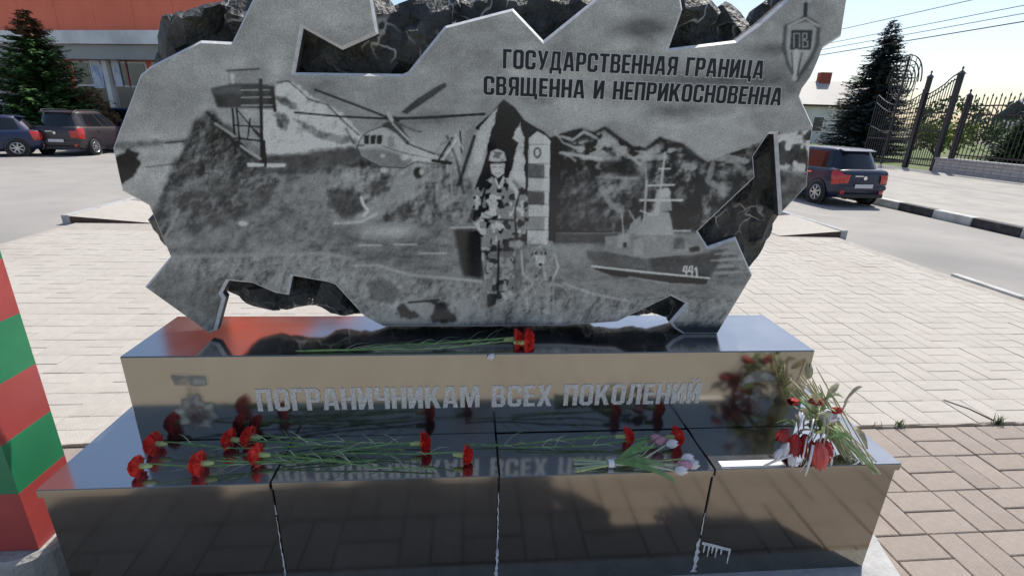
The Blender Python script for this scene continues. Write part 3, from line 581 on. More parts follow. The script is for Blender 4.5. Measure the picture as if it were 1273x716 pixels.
    # border post in the picture
    B.poly([(657, 172), (668, 163), (680, 170), (684, 176), (681, 304), (655, 303)], 182, 1, .7); B.poly([(677, 168), (684, 175), (681, 304), (676, 304)], 226, .95, .6)
    for y0, y1, v in ((204, 221, 92), (238, 254, 82), (270, 286, 128)): B.poly([(656, y0), (677, y0 + 1), (677, y1 + 1), (656, y1)], v, .95, .7)
    B.line([(655, 170), (654, 304)], 1.8, 30, .9, .6); B.poly([(660, 181), (677, 181), (676, 203), (659, 203)], 205, .9, .6); B.ell(668, 190, 5, 7, 60, .9, .2); B.ell(668, 190, 2.8, 4.4, 200, .95, .2)
    for y in (180, 204, 221, 238, 254, 270, 286): B.line([(656, y), (681, y)], 1.1, 60, .7, .5)
    # soldier in camouflage with cap
    body = [(604, 224), (612, 219), (618, 226), (628, 219), (640, 224), (652, 236), (657, 252), (657, 280), (650, 298), (640, 304), (640, 330), (638, 362), (634, 370), (612, 372), (606, 366), (600, 330), (598, 292), (590, 280), (582, 268), (583, 252), (590, 236)]
    B.poly(body, 118, 1, .8); m = B.mask(body, .6); n = N(8, 121, 2); B.put(m * st(n, .50, .56), 34, .92); B.put(m * st(1 - N(7, 122, 2), .58, .63), 196, .85)
    m2 = B.mask([(600, 300), (640, 300), (638, 370), (606, 370)], 1); B.put(m2, 96, .45)
    B.line([(620, 300), (619, 370)], 2.4, 28, .8, .8); B.line([(606, 226), (600, 246), (596, 268)], 2.2, 30, .8, .8); B.line([(646, 240), (640, 262), (642, 300)], 2.2, 30, .8, .8); B.line([(600, 272), (640, 274)], 1.8, 40, .7, .7)
    B.ell(607, 267, 6, 5, 185, .95, .25); B.ell(590, 268, 7, 8, 30, .7, .3); B.line([(602, 266), (610, 270)], 1.2, 70, .8, .5); B.ell(645, 303, 4.5, 5, 170, .8, .3)
    B.line([(616, 222), (620, 234), (626, 220)], 2, 205, .9, .7)
    B.poly([(609, 204), (628, 203), (627, 216), (619, 222), (611, 216)], 178, 1, .8); B.poly([(607, 200), (610, 188), (618, 185), (627, 189), (630, 200), (618, 203)], 168, 1, .8); B.put(B.mask([(607, 200), (610, 188), (627, 189), (630, 200)], .6) * st(N(5, 123, 2), .5, .58), 70, .8)
    B.line([(608, 202), (629, 202)], 2, 60, .85, .7); B.line([(613, 208), (617, 208)], 1.4, 90, .8, .5); B.line([(621, 208), (625, 208)], 1.4, 90, .8, .5); B.line([(616, 216), (622, 216)], 1.2, 110, .7, .5)
    B.line([(634, 222), (636, 234)], 4, 170, .7, 1); B.line([(628, 224), (630, 236)], 3, 40, .7, .8)
    B.poly([(606, 366), (618, 366), (616, 378), (606, 382)], 36, .9, 1); B.poly([(622, 364), (636, 362), (640, 368), (628, 374)], 200, .6, 1)
    # dog sitting at his side
    B.poly([(662, 308), (668, 304), (676, 306), (684, 304), (688, 312), (686, 324), (680, 330), (684, 352), (684, 386), (676, 388), (674, 362), (664, 356), (660, 384), (652, 386), (652, 352), (650, 334), (656, 326)], 132, .9, 1.2); B.a += B.mask([(650, 304), (690, 304), (686, 390), (650, 390)], 2) * 70 * (N(6, 131, 3) - .5)
    for pts in ([(664, 312), (668, 322), (676, 326)], [(648, 312), (650, 340), (662, 352)], [(676, 332), (680, 360), (682, 386)], [(654, 360), (656, 384)], [(690, 316), (694, 332), (688, 346)]): B.line(pts, 2, 205, .75, .9)
    B.ell(670, 328, 5, 4, 215, .85, .4); B.ell(672, 314, 2, 2, 40, .8, .4); B.line([(656, 304), (662, 296)], 3, 130, .7, 1); B.line([(686, 304), (680, 297)], 3, 130, .7, 1); B.ell(680, 387, 5, 3, 205, .8, .4)
    for k in range(10): x = 640 + k * 7; B.line([(x, 372 + (k * 7) % 17), (x + 5, 366 + (k * 5) % 13)], 2, 165 if k % 3 else 60, .5, 1)
    dog = [(657, 300), (661, 309), (667, 306), (674, 306), (680, 309), (686, 299), (688, 312), (687, 322), (681, 329), (687, 340), (688, 356), (688, 388), (680, 389), (678, 360), (672, 356), (670, 388), (663, 389), (660, 366), (654, 388), (646, 388), (647, 366), (651, 346), (655, 332), (660, 324), (657, 312)]
    B.poly(dog, 122, .5, 1.5); relief(B.mask(dog, 1), 6, 308, 34); B.line(dog[:13], 1.4, 180, .45, .9); B.line(dog[12:] + dog[:1], 1.2, 170, .3, .9)
    B.poly([(665, 318), (678, 318), (676, 329), (671, 332), (667, 328)], 190, .8, 1); B.ell(672, 329, 2.4, 1.8, 20, .9, .3); B.ell(666, 315, 1.5, 1.3, 20, .9, .3); B.ell(678, 315, 1.5, 1.3, 20, .9, .3)
    # shield with sword, upper right
    B.line([(1004, -40), (1001, 20)], 4.5, 46, .9, .8); B.line([(990, -12), (1016, -10)], 4, 60, .8, .8); B.line([(998, 2), (1007, 2)], 3, 150, .8, .7)
    B.poly([(974, 32), (990, 26), (1000, 20), (1012, 25), (1020, 32), (1019, 56), (1010, 76), (990, 104), (978, 82), (972, 60)], 74, .9, 1.2)
    B.poly([(979, 34), (992, 30), (1001, 27), (1012, 31), (1015, 36), (1013, 56), (1004, 74), (990, 96), (981, 78), (977, 58)], 152, .95, 1.2)
    B.line([(980, 33), (1001, 23), (1018, 33)], 2.5, 190, .8, 1)
    B.poly([(984, 38), (1010, 38), (1008, 62), (982, 62)], 40, .95, .9)
    for pts in ([(987, 59), (987, 42), (994, 42), (994, 59)], [(998, 42), (998, 59), (1004, 58), (1004, 52), (998, 50), (1003, 48), (1003, 42), (998, 42)]): B.line(pts, 1.8, 150, .85, .6)
    B.line([(990, 64), (988, 98)], 6, 185, .85, 1); B.line([(984, 66), (986, 92)], 2, 70, .8, .8); B.line([(997, 66), (991, 94)], 2, 60, .8, .8)
    # bottom of the face stays darker next to the plinth
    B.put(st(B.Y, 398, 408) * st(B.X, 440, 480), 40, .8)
    # hand-stippled look: edges wander a little and the tone is grainy
    loc = B.blur(B.a, 14); B.a = B.a + .28 * (B.a - loc)
    B.a += 20 * (N(9, 203, 3) - .5) + 16 * (N(2.2, 204, 2) - .5); B.a *= 1 + .3 * (N(38, 205, 3) - .5)
    B.a = .86 * B.a + .14 * B.blur(B.a, 7); B.a = 104 + 1.12 * (B.a - 108)
    return B

BS = draw_stele()
GAIN = 0.375; FLOOR = 0.022
def etch_at(B, px, py):
    u = np.clip((px - B.x0) * B.k - .5, 0, B.W - 1.001); v = np.clip((py - B.y0) * B.k - .5, 0, B.H - 1.001)
    i = u.astype(int); j = v.astype(int); fu = u - i; fv = v - j; a = B.a
    g = (a[j, i] * (1 - fu) + a[j, i + 1] * fu) * (1 - fv) + (a[j + 1, i] * (1 - fu) + a[j + 1, i + 1] * fu) * fv
    g = np.where(g > 112, 112 + (g - 112) * .52, g)      # pale tones end at the white of the frosted stone
    s = np.clip(g, 4, 250) / 255.0; lin = np.where(s < .04045, s / 12.92, ((s + .055) / 1.055) ** 2.4)
    return np.clip((lin - FLOOR) / GAIN, 0, 1)

FACE = [(178, 358), (210, 320), (183, 256), (150, 238), (146, 222), (138, 185), (143, 170), (165, 112), (172, 93), (185, 82), (248, 50), (287, 52), (312, 0), (334, -38),
        (400, -62), (452, -50), (463, 0), (470, 42), (425, 62), (376, 35), (366, 90), (500, 92), (507, 89), (553, 32), (638, 10), (676, 50), (738, 0), (772, -30), (842, -38), (848, 0),
        (850, 12), (833, 60), (915, 50), (945, 28), (977, 0), (1004, -42), (1062, -30), (1055, 0), (1048, 45), (1025, 60), (1019, 76), (1010, 96), (999, 111), (996, 120), (1013, 157), (1009, 180),
        (1005, 232), (970, 269), (964, 167), (957, 167), (938, 195), (940, 221), (869, 288), (881, 307), (916, 295), (937, 343), (893, 417), (850, 418), (839, 409), (833, 401), (853, 378), (835, 369), (768, 401),
        (700, 406), (572, 407), (476, 407), (452, 394), (416, 355), (408, 352), (363, 344), (358, 368), (340, 365), (313, 353), (283, 350), (275, 365), (279, 371), (268, 412), (258, 415)]
def to_face(P, Y): return [(q.x, max(q.z, H2 + .0015)) for q in (ony(x, y, Y) for x, y in P)]
FW = to_face(FACE, SD)
def area(P): return sum(P[i - 1][0] * P[i][1] - P[i][0] * P[i - 1][1] for i in range(len(P))) / 2
if area(FW) < 0: FW.reverse()
def inset(P, d):
    out = []; n = len(P)
    for i in range(n):
        a, b, c = (Vector(P[i - 1]), Vector(P[i]), Vector(P[(i + 1) % n])); e = (b - a).normalized(); f = (c - b).normalized()
        n1 = Vector((-e.y, e.x)); n2 = Vector((-f.y, f.x)); m = n1 + n2; l = m.length
        if l < .3: m = n1; k = d
        else: m /= l; k = min(d / max(m.dot(n1), .35), d * 2.4)
        out.append(tuple(b + m * k))
    return out
CH = .0085
FI = inset(FW, CH)
def clip_poly(P, x0, x1, z0, z1):
    for ax, lim, sg in ((0, x0, 1), (0, x1, -1), (1, z0, 1), (1, z1, -1)):
        out = []
        for i in range(len(P)):
            a, b = P[i - 1], P[i]; da = (a[ax] - lim) * sg; db = (b[ax] - lim) * sg
            if da >= 0: out.append(a)
            if (da >= 0) != (db >= 0): t = da / (da - db); out.append((a[0] + (b[0] - a[0]) * t, a[1] + (b[1] - a[1]) * t))
        P = out
        if len(P) < 3: return []
    return P
def face_grid(poly, cell):
    xs = [p[0] for p in poly]; zs = [p[1] for p in poly]; X0, Z0 = min(xs), min(zs)
    nx = int((max(xs) - X0) / cell) + 1; nz = int((max(zs) - Z0) / cell) + 1
    gx = X0 + np.arange(nx + 1) * cell; gz = Z0 + np.arange(nz + 1) * cell; GX, GZ = np.meshgrid(gx, gz)
    ins = np.zeros(GX.shape, bool); n = len(poly); edge = np.zeros((nz, nx), bool)
    for i in range(n):
        (a, b), (p, q) = poly[i], poly[i - 1]
        if b != q: ins ^= ((b > GZ) != (q > GZ)) & (GX < (p - a) * (GZ - b) / (q - b) + a)
        m = int(math.hypot(p - a, q - b) / cell * 6) + 2; t = np.linspace(0, 1, m)
        ii = np.clip(((a + (p - a) * t - X0) / cell).astype(int), 0, nx - 1); jj = np.clip(((b + (q - b) * t - Z0) / cell).astype(int), 0, nz - 1); edge[jj, ii] = True
    full = ins[:-1, :-1] & ins[1:, :-1] & ins[:-1, 1:] & ins[1:, 1:] & ~edge
    mixed = ~full & (edge | ins[:-1, :-1] | ins[1:, :-1] | ins[:-1, 1:] | ins[1:, 1:])
    idx = -np.ones(GX.shape, int); use = np.zeros(GX.shape, bool)
    for dj in (0, 1):
        for di in (0, 1): use[dj:nz + dj, di:nx + di] |= full
    idx[use] = np.arange(use.sum()); V = list(zip(GX[use].tolist(), GZ[use].tolist())); F = []
    J, I = np.nonzero(full)
    F = np.stack([idx[J, I], idx[J, I + 1], idx[J + 1, I + 1], idx[J + 1, I]], 1).tolist()
    for j, i in zip(*np.nonzero(mixed)):
        c = clip_poly(poly, gx[i], gx[i + 1], gz[j], gz[j + 1])
        d = [c[k] for k in range(len(c)) if math.hypot(c[k][0] - c[k - 1][0], c[k][1] - c[k - 1][1]) > 1e-7]
        if len(d) < 3 or abs(area(d)) < 1e-10: continue
        s = len(V); V.extend(d); F.append(list(range(s, s + len(d))))
    return V, F
V2, F2 = face_grid(FI, .0031)
n0 = len(V2); verts = [(x, SD, z) for x, z in V2]; faces = [tuple(f) for f in F2]; nf = len(faces); nP = len(FI)
verts += [(x, SD, z) for x, z in FI] + [(x, SD + .0115, z) for x, z in FW] + [(x, SD + .040, z) for x, z in FW]
for k in range(2):
    for i in range(nP): j = (i + 1) % nP; faces.append((n0 + k * nP + i, n0 + (k + 1) * nP + i, n0 + (k + 1) * nP + j, n0 + k * nP + j)[::-1])
me = bpy.data.meshes.new('stele'); me.from_pydata(verts, [], faces)
me.materials.append(MATS['granite_etched']); me.materials.append(MATS['granite_edge']); me.materials.append(MATS['granite_side'])
me.polygons.foreach_set('material_index', [0] * nf + [1] * nP + [2] * nP)
va = np.array(verts); vv = va - CC; dep = vv @ CF
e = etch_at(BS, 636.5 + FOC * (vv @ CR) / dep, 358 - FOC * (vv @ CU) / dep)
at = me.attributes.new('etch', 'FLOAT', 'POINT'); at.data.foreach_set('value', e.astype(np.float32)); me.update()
STELE = link('stele', me, MON)

# broken rock body behind the polished face
mat('broken_rock', (0.028, 0.030, 0.028), 0.55, var=.35, vscale=30, bump=.8, bscale=70, dirt=(.085, .088, .078), dscale=9, damt=.55)
nt = MATS['broken_rock'].node_tree; N_ = nt.nodes; L_ = nt.links; bs = N_['Principled BSDF']; src = bs.inputs['Base Color'].links[0].from_socket
tc = N_.new('ShaderNodeTexCoord'); wn_ = N_.new('ShaderNodeTexNoise'); wn_.inputs['Scale'].default_value = 9; L_.new(tc.outputs['Object'], wn_.inputs['Vector'])
mxv = N_.new('ShaderNodeMix'); mxv.data_type = 'RGBA'; mxv.inputs[0].default_value = .12; L_.new(tc.outputs['Object'], mxv.inputs[6]); L_.new(wn_.outputs['Color'], mxv.inputs[7])
vo = N_.new('ShaderNodeTexVoronoi'); vo.feature = 'DISTANCE_TO_EDGE'; vo.inputs['Scale'].default_value = 11; L_.new(mxv.outputs[2], vo.inputs['Vector'])
mr = N_.new('ShaderNodeMapRange'); L_.new(vo.outputs['Distance'], mr.inputs[0]); mr.inputs[1].default_value = .004; mr.inputs[2].default_value = .045; mr.inputs[3].default_value = 1; mr.inputs[4].default_value = 0
n5 = N_.new('ShaderNodeTexNoise'); n5.inputs['Scale'].default_value = 6; L_.new(tc.outputs['Object'], n5.inputs['Vector'])
r5 = N_.new('ShaderNodeMapRange'); L_.new(n5.outputs[0], r5.inputs[0]); r5.inputs[1].default_value = .50; r5.inputs[2].default_value = .62
mm = N_.new('ShaderNodeMath'); mm.operation = 'MULTIPLY'; L_.new(mr.outputs[0], mm.inputs[0]); L_.new(r5.outputs[0], mm.inputs[1])
mx5 = N_.new('ShaderNodeMix'); mx5.data_type = 'RGBA'; L_.new(mm.outputs[0], mx5.inputs[0]); L_.new(src, mx5.inputs[6]); mx5.inputs[7].default_value = (.42, .41, .39, 1)
L_.new(mx5.outputs[2], bs.inputs['Base Color'])
ROCK = [(190, 260), (178, 268), (184, 288), (194, 309), (209, 322), (232, 345), (264, 352), (280, 372), (297, 386), (322, 393), (331, 395), (368, 388), (386, 388), (405, 398), (424, 400), (452, 396), (480, 405),
        (560, 406), (650, 406), (742, 404), (750, 399), (776, 398), (800, 401), (818, 397), (832, 400), (846, 404), (880, 402), (905, 372), (925, 345), (938, 343), (949, 331), (962, 312), (973, 291), (975, 277), (984, 255), (996, 226), (998, 180), (992, 140), (983, 118),
        (1000, 88), (1015, 60), (1040, 35), (1044, -24), (1008, -34), (975, -10), (955, 4), (944, 26), (934, 10), (915, -4), (904, 4), (893, -3), (868, -8), (852, -20), (838, -30), (776, -24), (740, -12), (715, -22), (668, -16), (620, -22), (585, -10), (540, -16), (500, -4), (486, 2), (478, -10), (466, -6), (455, -30), (400, -52),
        (340, -34), (322, -18), (300, -14), (262, 0), (246, 3), (226, 13), (194, 17), (182, 42), (176, 70), (175, 92), (168, 120), (150, 172), (150, 190), (158, 230)]
RW = to_face(ROCK, SD + .055)
if area(RW) < 0: RW.reverse()
# finer, ragged outline
RW2 = []; rr = random.Random(31)
for i in range(len(RW)):
    a, b = Vector(RW[i - 1]), Vector(RW[i]); m = max(1, int((b - a).length / .018)); nrm = Vector((-(b - a).y, (b - a).x)).normalized()
    for k in range(m):
        q = a + (b - a) * (k / m) + (nrm * rr.uniform(-.004, .004) if k else Vector((0, 0))); RW2.append((q.x, max(q.y, H2 + .002)))
ins = []
mnx, mxx = min(p[0] for p in RW2), max(p[0] for p in RW2); mnz, mxz = min(p[1] for p in RW2), max(p[1] for p in RW2)
while len(ins) < 2600:
    q = (rr.uniform(mnx, mxx), rr.uniform(mnz, mxz))
    if inpoly(q[0], q[1], RW2): ins.append(q)
pts = RW2 + ins; nb = len(RW2)
ov, oe, of, *_ = geometry.delaunay_2d_cdt([Vector(p) for p in pts], [(i, (i + 1) % nb) for i in range(nb)], [], 1, 1e-6)
# facet depth: each point takes the plane of its nearest fracture centre
cen = [(rr.uniform(mnx, mxx), rr.uniform(mnz, mxz), rr.uniform(-.8, .8), rr.uniform(-.8, .8), rr.uniform(0, .045)) for _ in range(240)]
ca = np.array(cen); bnd = np.array(RW2)
def rock_y(x, z):
    w = mnoise.noise(Vector((x * 7, z * 7, 1.3))) * .03; d = (ca[:, 0] - x - w) ** 2 + (ca[:, 1] - z + w) ** 2; k = int(d.argmin()); c = ca[k]
    y = SD + .058 + c[4] + (x - c[0]) * c[2] * .55 + (z - c[1]) * c[3] * .55 + mnoise.noise(Vector((x * 38, z * 38, 4))) * .008 + mnoise.noise(Vector((x * 110, z * 110, 7))) * .0035
    db = math.sqrt(((bnd[:, 0] - x) ** 2 + (bnd[:, 1] - z) ** 2).min()); y += .045 * max(0, 1 - db / .045) ** 1.6
    return min(max(y, SD + .0405), SD + .125)
V = [(v.x, rock_y(v.x, v.y), v.y) for v in ov]; n0 = len(V); V += [(v.x * .995, SD + .165 + mnoise.noise(Vector((v.x * 9, v.y * 9, 9))) * .012, max(H2 + .0018, H2 + (v.y - H2) * .992)) for v in ov]
Fc = [tuple(f) for f in of] + [tuple(n0 + i for i in reversed(f)) for f in of]
cnt = {}
for f in of:
    for i in range(len(f)): a, b = f[i - 1], f[i]; cnt[(a, b)] = 1
for (a, b) in list(cnt):
    if (b, a) not in cnt: Fc.append((a, n0 + a, n0 + b, b))
MB().add(V, Fc).build('broken_rock', MATS['broken_rock'], STELE)

# lettering on the stele: dark polished letters with a pale cut rim
for txt, x0, x1, z0, h in (('ГОСУДАРСТВЕННАЯ ГРАНИЦА', -.003, .864, 1.756, .056), ('СВЯЩЕННА И НЕПРИКОСНОВЕННА', -.063, .944, 1.676, .056)):
    inscription('inscription_rim', txt, x0, x1, z0, h, SD - .0004, 'letter_rim', STELE, off=.0022, thick=.0003)
    inscription('inscription', txt, x0, x1, z0, h, SD - .0012, 'letter_dark', STELE, thick=.0004)

# engraved medals on the upper plinth
def medal(kind, cx, cz, s):
    B = Board(-60, -60, 120, 120, 3.0); N = B.fbm(14, 5 + kind, 4); st = lambda n, a, b: np.clip((n - a) / (b - a), 0, 1); B.a[:] = 10
    if kind == 0:
        B.poly([(-26, -46), (24, -44), (22, -26), (-24, -26)], 150, .9, 1.5); B.poly([(-8, -26), (8, -26), (14, -4), (-16, -2)], 110, .85, 2)
        pts = []
        for k in range(16): w = math.pi * k / 8 + .2; r = 33 if k % 2 == 0 else 24; pts.append((r * math.cos(w), 20 + r * math.sin(w)))
        B.poly(pts, 150, .9, 1.2); B.ell(0, 20, 16, 16, 84, .8, .15); B.ell(0, 20, 11, 11, 130, .7, .2)
        for k in range(8): w = math.pi * k / 4 + .2; B.line([(17 * math.cos(w), 20 + 17 * math.sin(w)), (30 * math.cos(w), 20 + 30 * math.sin(w))], 4, 190, .6, 1.2)
    else:
        B.ell(0, 0, 40, 42, 100, .8, .06); B.ell(0, 4, 28, 30, 60, .8, .1); B.poly([(-30, -30), (0, -42), (32, -32), (26, -20), (-26, -18)], 158, .85, 2)
        B.poly([(-6, -12), (6, -12), (8, 20), (0, 34), (-8, 20)], 130, .8, 1.5); B.line([(-20, 8), (20, 8)], 4, 150, .7, 1)
        for k in range(12): w = math.pi * k / 6; B.line([(30 * math.cos(w), 2 + 32 * math.sin(w)), (39 * math.cos(w), 2 + 40 * math.sin(w))], 4, 150, .6, 1.2)
    B.a = 10 + (B.blur(B.a, 2.5) - 10) * np.clip(.30 + .8 * N, 0, 1.0) * .92
    n = 70; V = []; F = []
    for j in range(n + 1):
        for i in range(n + 1): V.append((cx + (i / n - .5) * s, PD - .0005, cz - (j / n - .5) * s))
    for j in range(n):
        for i in range(n): F.append((j * (n + 1) + i, (j + 1) * (n + 1) + i, (j + 1) * (n + 1) + i + 1, j * (n + 1) + i + 1))
    px = np.array([((i / n) - .5) * 118 for j in range(n + 1) for i in range(n + 1)]); py = np.array([((j / n) - .5) * 118 for j in range(n + 1) for i in range(n + 1)])
    et = etch_at(B, px, py); F = [f for f in F if max(et[i] for i in f) > .012]
    me = bpy.data.meshes.new('medal_engraving'); me.from_pydata(V, [], F); me.materials.append(MATS['granite_medal'])
    a = me.attributes.new('etch', 'FLOAT', 'POINT'); a.data.foreach_set('value', etch_at(B, px, py).astype(np.float32)); me.update()
    return link('medal_engraving', me, upp)
medal(0, -1.052, .648, .28); medal(1, .985, .650, .26)

# ------------------------------------------------------------------ striped border post
POST = empty('border_post', (-1.685, .20, 0)); tag(POST, 'square border post with red and green bands beside the granite plinth', 'post')
cb = MB(); cb.lathe([(0.0, .150), (.150, .150), (.162, .135), (.168, 0.0)], 'z', 20)
cb.build('concrete_base', MATS['concrete'], POST, smooth=False)
zz = [.152] + [.39 + .187 * k for k in range(10)]
for k in range(len(zz) - 1):
    MB().bbox(-.1, .1, -.1, .1, zz[k], zz[k + 1] - .0008, .006 if k == len(zz) - 2 else .0007).build('painted_band', MATS['red_paint' if k % 2 == 0 else 'green_paint'], POST)
MB().add([(-.1, -.1, zz[-1]), (.1, -.1, zz[-1]), (.1, .1, zz[-1]), (-.1, .1, zz[-1]), (0, 0, zz[-1] + .1)], [(0, 1, 4), (1, 2, 4), (2, 3, 4), (3, 0, 4), (3, 2, 1, 0)]).build('pointed_cap', MATS['red_paint'], POST)

# ------------------------------------------------------------------ plants at ground level
mat('weed', (0.085, 0.13, 0.035), 0.7, var=.3, vscale=30, rnd=.3); mat('dry_weed', (0.25, 0.20, 0.10), 0.8, var=.3, vscale=30)
def tuft(x, y, z, n, h, spread, m, seed):
    rr = random.Random(seed); mb = MB()
    for _ in range(n):
        a = rr.uniform(0, 6.28); l = h * rr.uniform(.5, 1.1); bx, by = x + rr.gauss(0, spread * .3), y + rr.gauss(0, spread * .3); w = h * .05
        dx, dy = math.cos(a), math.sin(a); k = rr.uniform(.3, .9) * l
        mb.add([(bx - dy * w, by + dx * w, z), (bx + dy * w, by - dx * w, z), (bx + dx * k * .4 + dy * w * .8, by + dy * k * .4 - dx * w * .8, z + l * .7), (bx + dx * k * .4 - dy * w * .8, by + dy * k * .4 + dx * w * .8, z + l * .7), (bx + dx * k, by + dy * k, z + l)],
               [(0, 1, 2, 3), (3, 2, 4)])
    return mb.build('weed_tuft', MATS[m], None, fix=False)
k = 0
for x, y, n, h, w in ((2.22, .886, 14, .035, 'between the dry bouquet and a crack in the paving'), (2.35, .887, 22, .05, 'in the paving joint right of the dry bouquet'), (2.98, .89, 30, .05, 'in the paving joint where the thin crack ends')):
    tag(tuft(x, y, .002, n, h, .04, 'dry_weed' if k == 0 else 'weed', k), 'small weed tuft growing ' + w, 'weed', 'weeds in the paving joint'); k += 1
tw = MB(); p0 = onz(1173, 497, .004); p1 = onz(1205, 508, .004); p2 = onz(1236, 523, .004)
tw.tube([p0, p1, (p2.x, p2.y, .006)], .0035, 5); tag(tw.build('twig', MATS['soil']), 'thin dark twig lying on the pale paving by the joint', 'twig')
gr = MB(); rr = random.Random(77)
for _ in range(900):
    a = rr.uniform(0, 6.28); r = rr.uniform(.16, .40); x, y = -1.685 + r * math.cos(a), .15 + r * math.sin(a)
    if x > -1.47 or y < -.25: continue
    l = rr.uniform(.02, .05); t = rr.uniform(0, 6.28); w = .002; dx, dy = math.cos(t), math.sin(t)
    gr.add([(x - dy * w, y + dx * w, .0), (x + dy * w, y - dx * w, .0), (x + dx * l * .5, y + dy * l * .5, l)], [(0, 1, 2)])
tag(gr.build('grass', MATS['weed'], None, fix=False), 'short green grass around the foot of the striped post', 'grass', kind='stuff')
MB().prism([(-1.95, -.14), (-1.475, -.14), (-1.475, .52), (-1.95, .52)], 'z', -.02, .0045).build('grass_bed', MATS['earth'])['kind'] = 'structure'

# ------------------------------------------------------------------ flowers
mat('carnation_red', (0.72, 0.035, 0.022), 0.6, var=.3, vscale=60); mat('stem_green', (0.17, 0.30, 0.10), 0.55, var=.25, vscale=40); mat('leaf_pale', (0.50, 0.58, 0.38), 0.5, var=.2, vscale=40)
mat('calyx', (0.42, 0.50, 0.20), 0.55, var=.2, vscale=50); mat('petal_white', (0.74, 0.70, 0.70), 0.6, var=.08, vscale=50); mat('petal_pink', (0.62, 0.30, 0.36), 0.6, var=.2, vscale=40)
mat('dry_stem', (0.47, 0.43, 0.27), 0.8, var=.3, vscale=40); mat('dry_leaf', (0.40, 0.36, 0.24), 0.75, var=.35, vscale=30); mat('wilted_red', (0.36, 0.020, 0.018), 0.6, var=.4, vscale=30); mat('petal_coral', (0.66, 0.10, 0.08), 0.55, var=.2, vscale=30)
mat('film_white', (0.80, 0.80, 0.80), 0.35, var=.06, vscale=20)
def carnation_head(seed):
    """ruffled petals; opens along +x, calyx mouth at the origin"""
    rr = random.Random(seed); mb = MB()
    for lay, (n, r, tilt, ln) in enumerate(((9, .006, 1.35, .026), (9, .005, .95, .026), (8, .004, .60, .027), (7, .003, .30, .028), (5, .002, .1, .027))):
        for k in range(n):
            a = 2 * math.pi * (k + rr.random() * .7) / n; ax = Vector((0, math.cos(a), math.sin(a))); tv = Vector((0, -math.sin(a), math.cos(a)))
            d = (Vector((math.cos(tilt + rr.uniform(-.15, .15)), 0, 0)) + ax * math.sin(tilt)).normalized(); w = .013; b = ax * r
            V = [b - tv * .002, b + tv * .002]; m = 6
            for row, (t, ww) in enumerate(((.55, .7), (1.0, 1.0))):
                for i in range(m + 1):
                    u = i / m * 2 - 1; zig = (rr.uniform(-.0035, .0035) if row else rr.uniform(-.0012, .0012))
                    V.append(b + d * (ln * (t - .12 * u * u * row + (rr.uniform(-.06, .06) if row else 0))) + tv * (w * ww * u) + (ax * math.cos(tilt) - Vector((1, 0, 0)) * math.sin(tilt)) * zig * (1 if i % 2 else -1))
            F = [(0, 1, 2 + m)] + [(0, 2 + i + 1, 2 + i) for i in range(m)] + [(2 + i, 3 + i, 2 + m + 2 + i, 2 + m + 1 + i) for i in range(m)]
            mb.add(V, F)
    return mb.mesh('flower_head', MATS['carnation_red'], fix=False)
HEADS = [carnation_head(40 + k) for k in range(4)]
CAL = MB().lathe([(.0022, -.030), (.0055, -.026), (.0068, -.012), (.0075, .001), (.0060, .003)], 'x', 10).mesh('calyx', MATS['calyx'], smooth=True)
def carnation(hx, hy, tx, ty, z, label, seed, group, lift=.030, sway=.015):
    """head at (hx,hy), cut stem end at (tx,ty), lying on height z"""
    rr = random.Random(seed); d = Vector((hx - tx, hy - ty, 0)); Lg = d.length; d.normalize(); n = Vector((-d.y, d.x, 0)); rz = math.atan2(d.y, d.x)
    root = empty('carnation', (hx, hy, z)); tag(root, label, 'carnation', group)
    hd = link('flower_head', HEADS[seed % 4], root); hd.location = (0, 0, lift); hd.rotation_euler = (rr.uniform(0, 6), rr.uniform(-.12, .10), rz); hd.scale = [rr.uniform(1.15, 1.4)] * 3
    ca_ = link('calyx', CAL, root); ca_.location = (0, 0, lift); ca_.rotation_euler = (0, 0, rz); ca_.scale = (1.25, 1.3, 1.3)
    P = []; m = 12
    for i in range(m + 1):
        t = i / m; P.append(-d * (.028 + (Lg - .028) * t) + n * (sway * math.sin(t * 3.0 + seed) * t) + Vector((0, 0, lift * (1 - t) ** 2 + .0035 + .006 * math.sin(t * 5 + seed) ** 2)))
    s = MB().tube(P, [.0026] * m + [.0030], 6)
    for i in (3, 6, 9):
        s.tube([P[i] - (P[i + 1] - P[i]).normalized() * .004, P[i], P[i] + (P[i + 1] - P[i]).normalized() * .004], [.0027, .0042, .0027], 6)
    s.build('stem', MATS['stem_green'], root, smooth=True)
    for i in (2, 3, 5, 6, 8, 9, 10):
        for sd_ in (-1, 1):
            if rr.random() < .12: continue
            b = P[i]; ln = rr.uniform(.05, .10); o = (d * rr.uniform(.5, 1) + n * sd_ * rr.uniform(.15, .6)).normalized(); w = n * .0026; up = Vector((0, 0, rr.uniform(.004, .022)))
            V = []
            for q in range(5): t = q / 4; c = b + o * ln * t + up * math.sin(t * 2.6); V += [c - w * (1 - t * .9), c + w * (1 - t * .9)]
            V = [Vector((v.x, v.y, max(v.z, .001))) for v in V]
            MB().add(V, [(2 * q, 2 * q + 1, 2 * q + 3, 2 * q + 2) for q in range(4)]).build('leaf', MATS['leaf_pale' if rr.random() < .5 else 'stem_green'], root, fix=False)
    return root
ZL = H1 + .002
GL = 'red carnations laid on the lower plinth'; GU = 'red carnations laid under the stele'
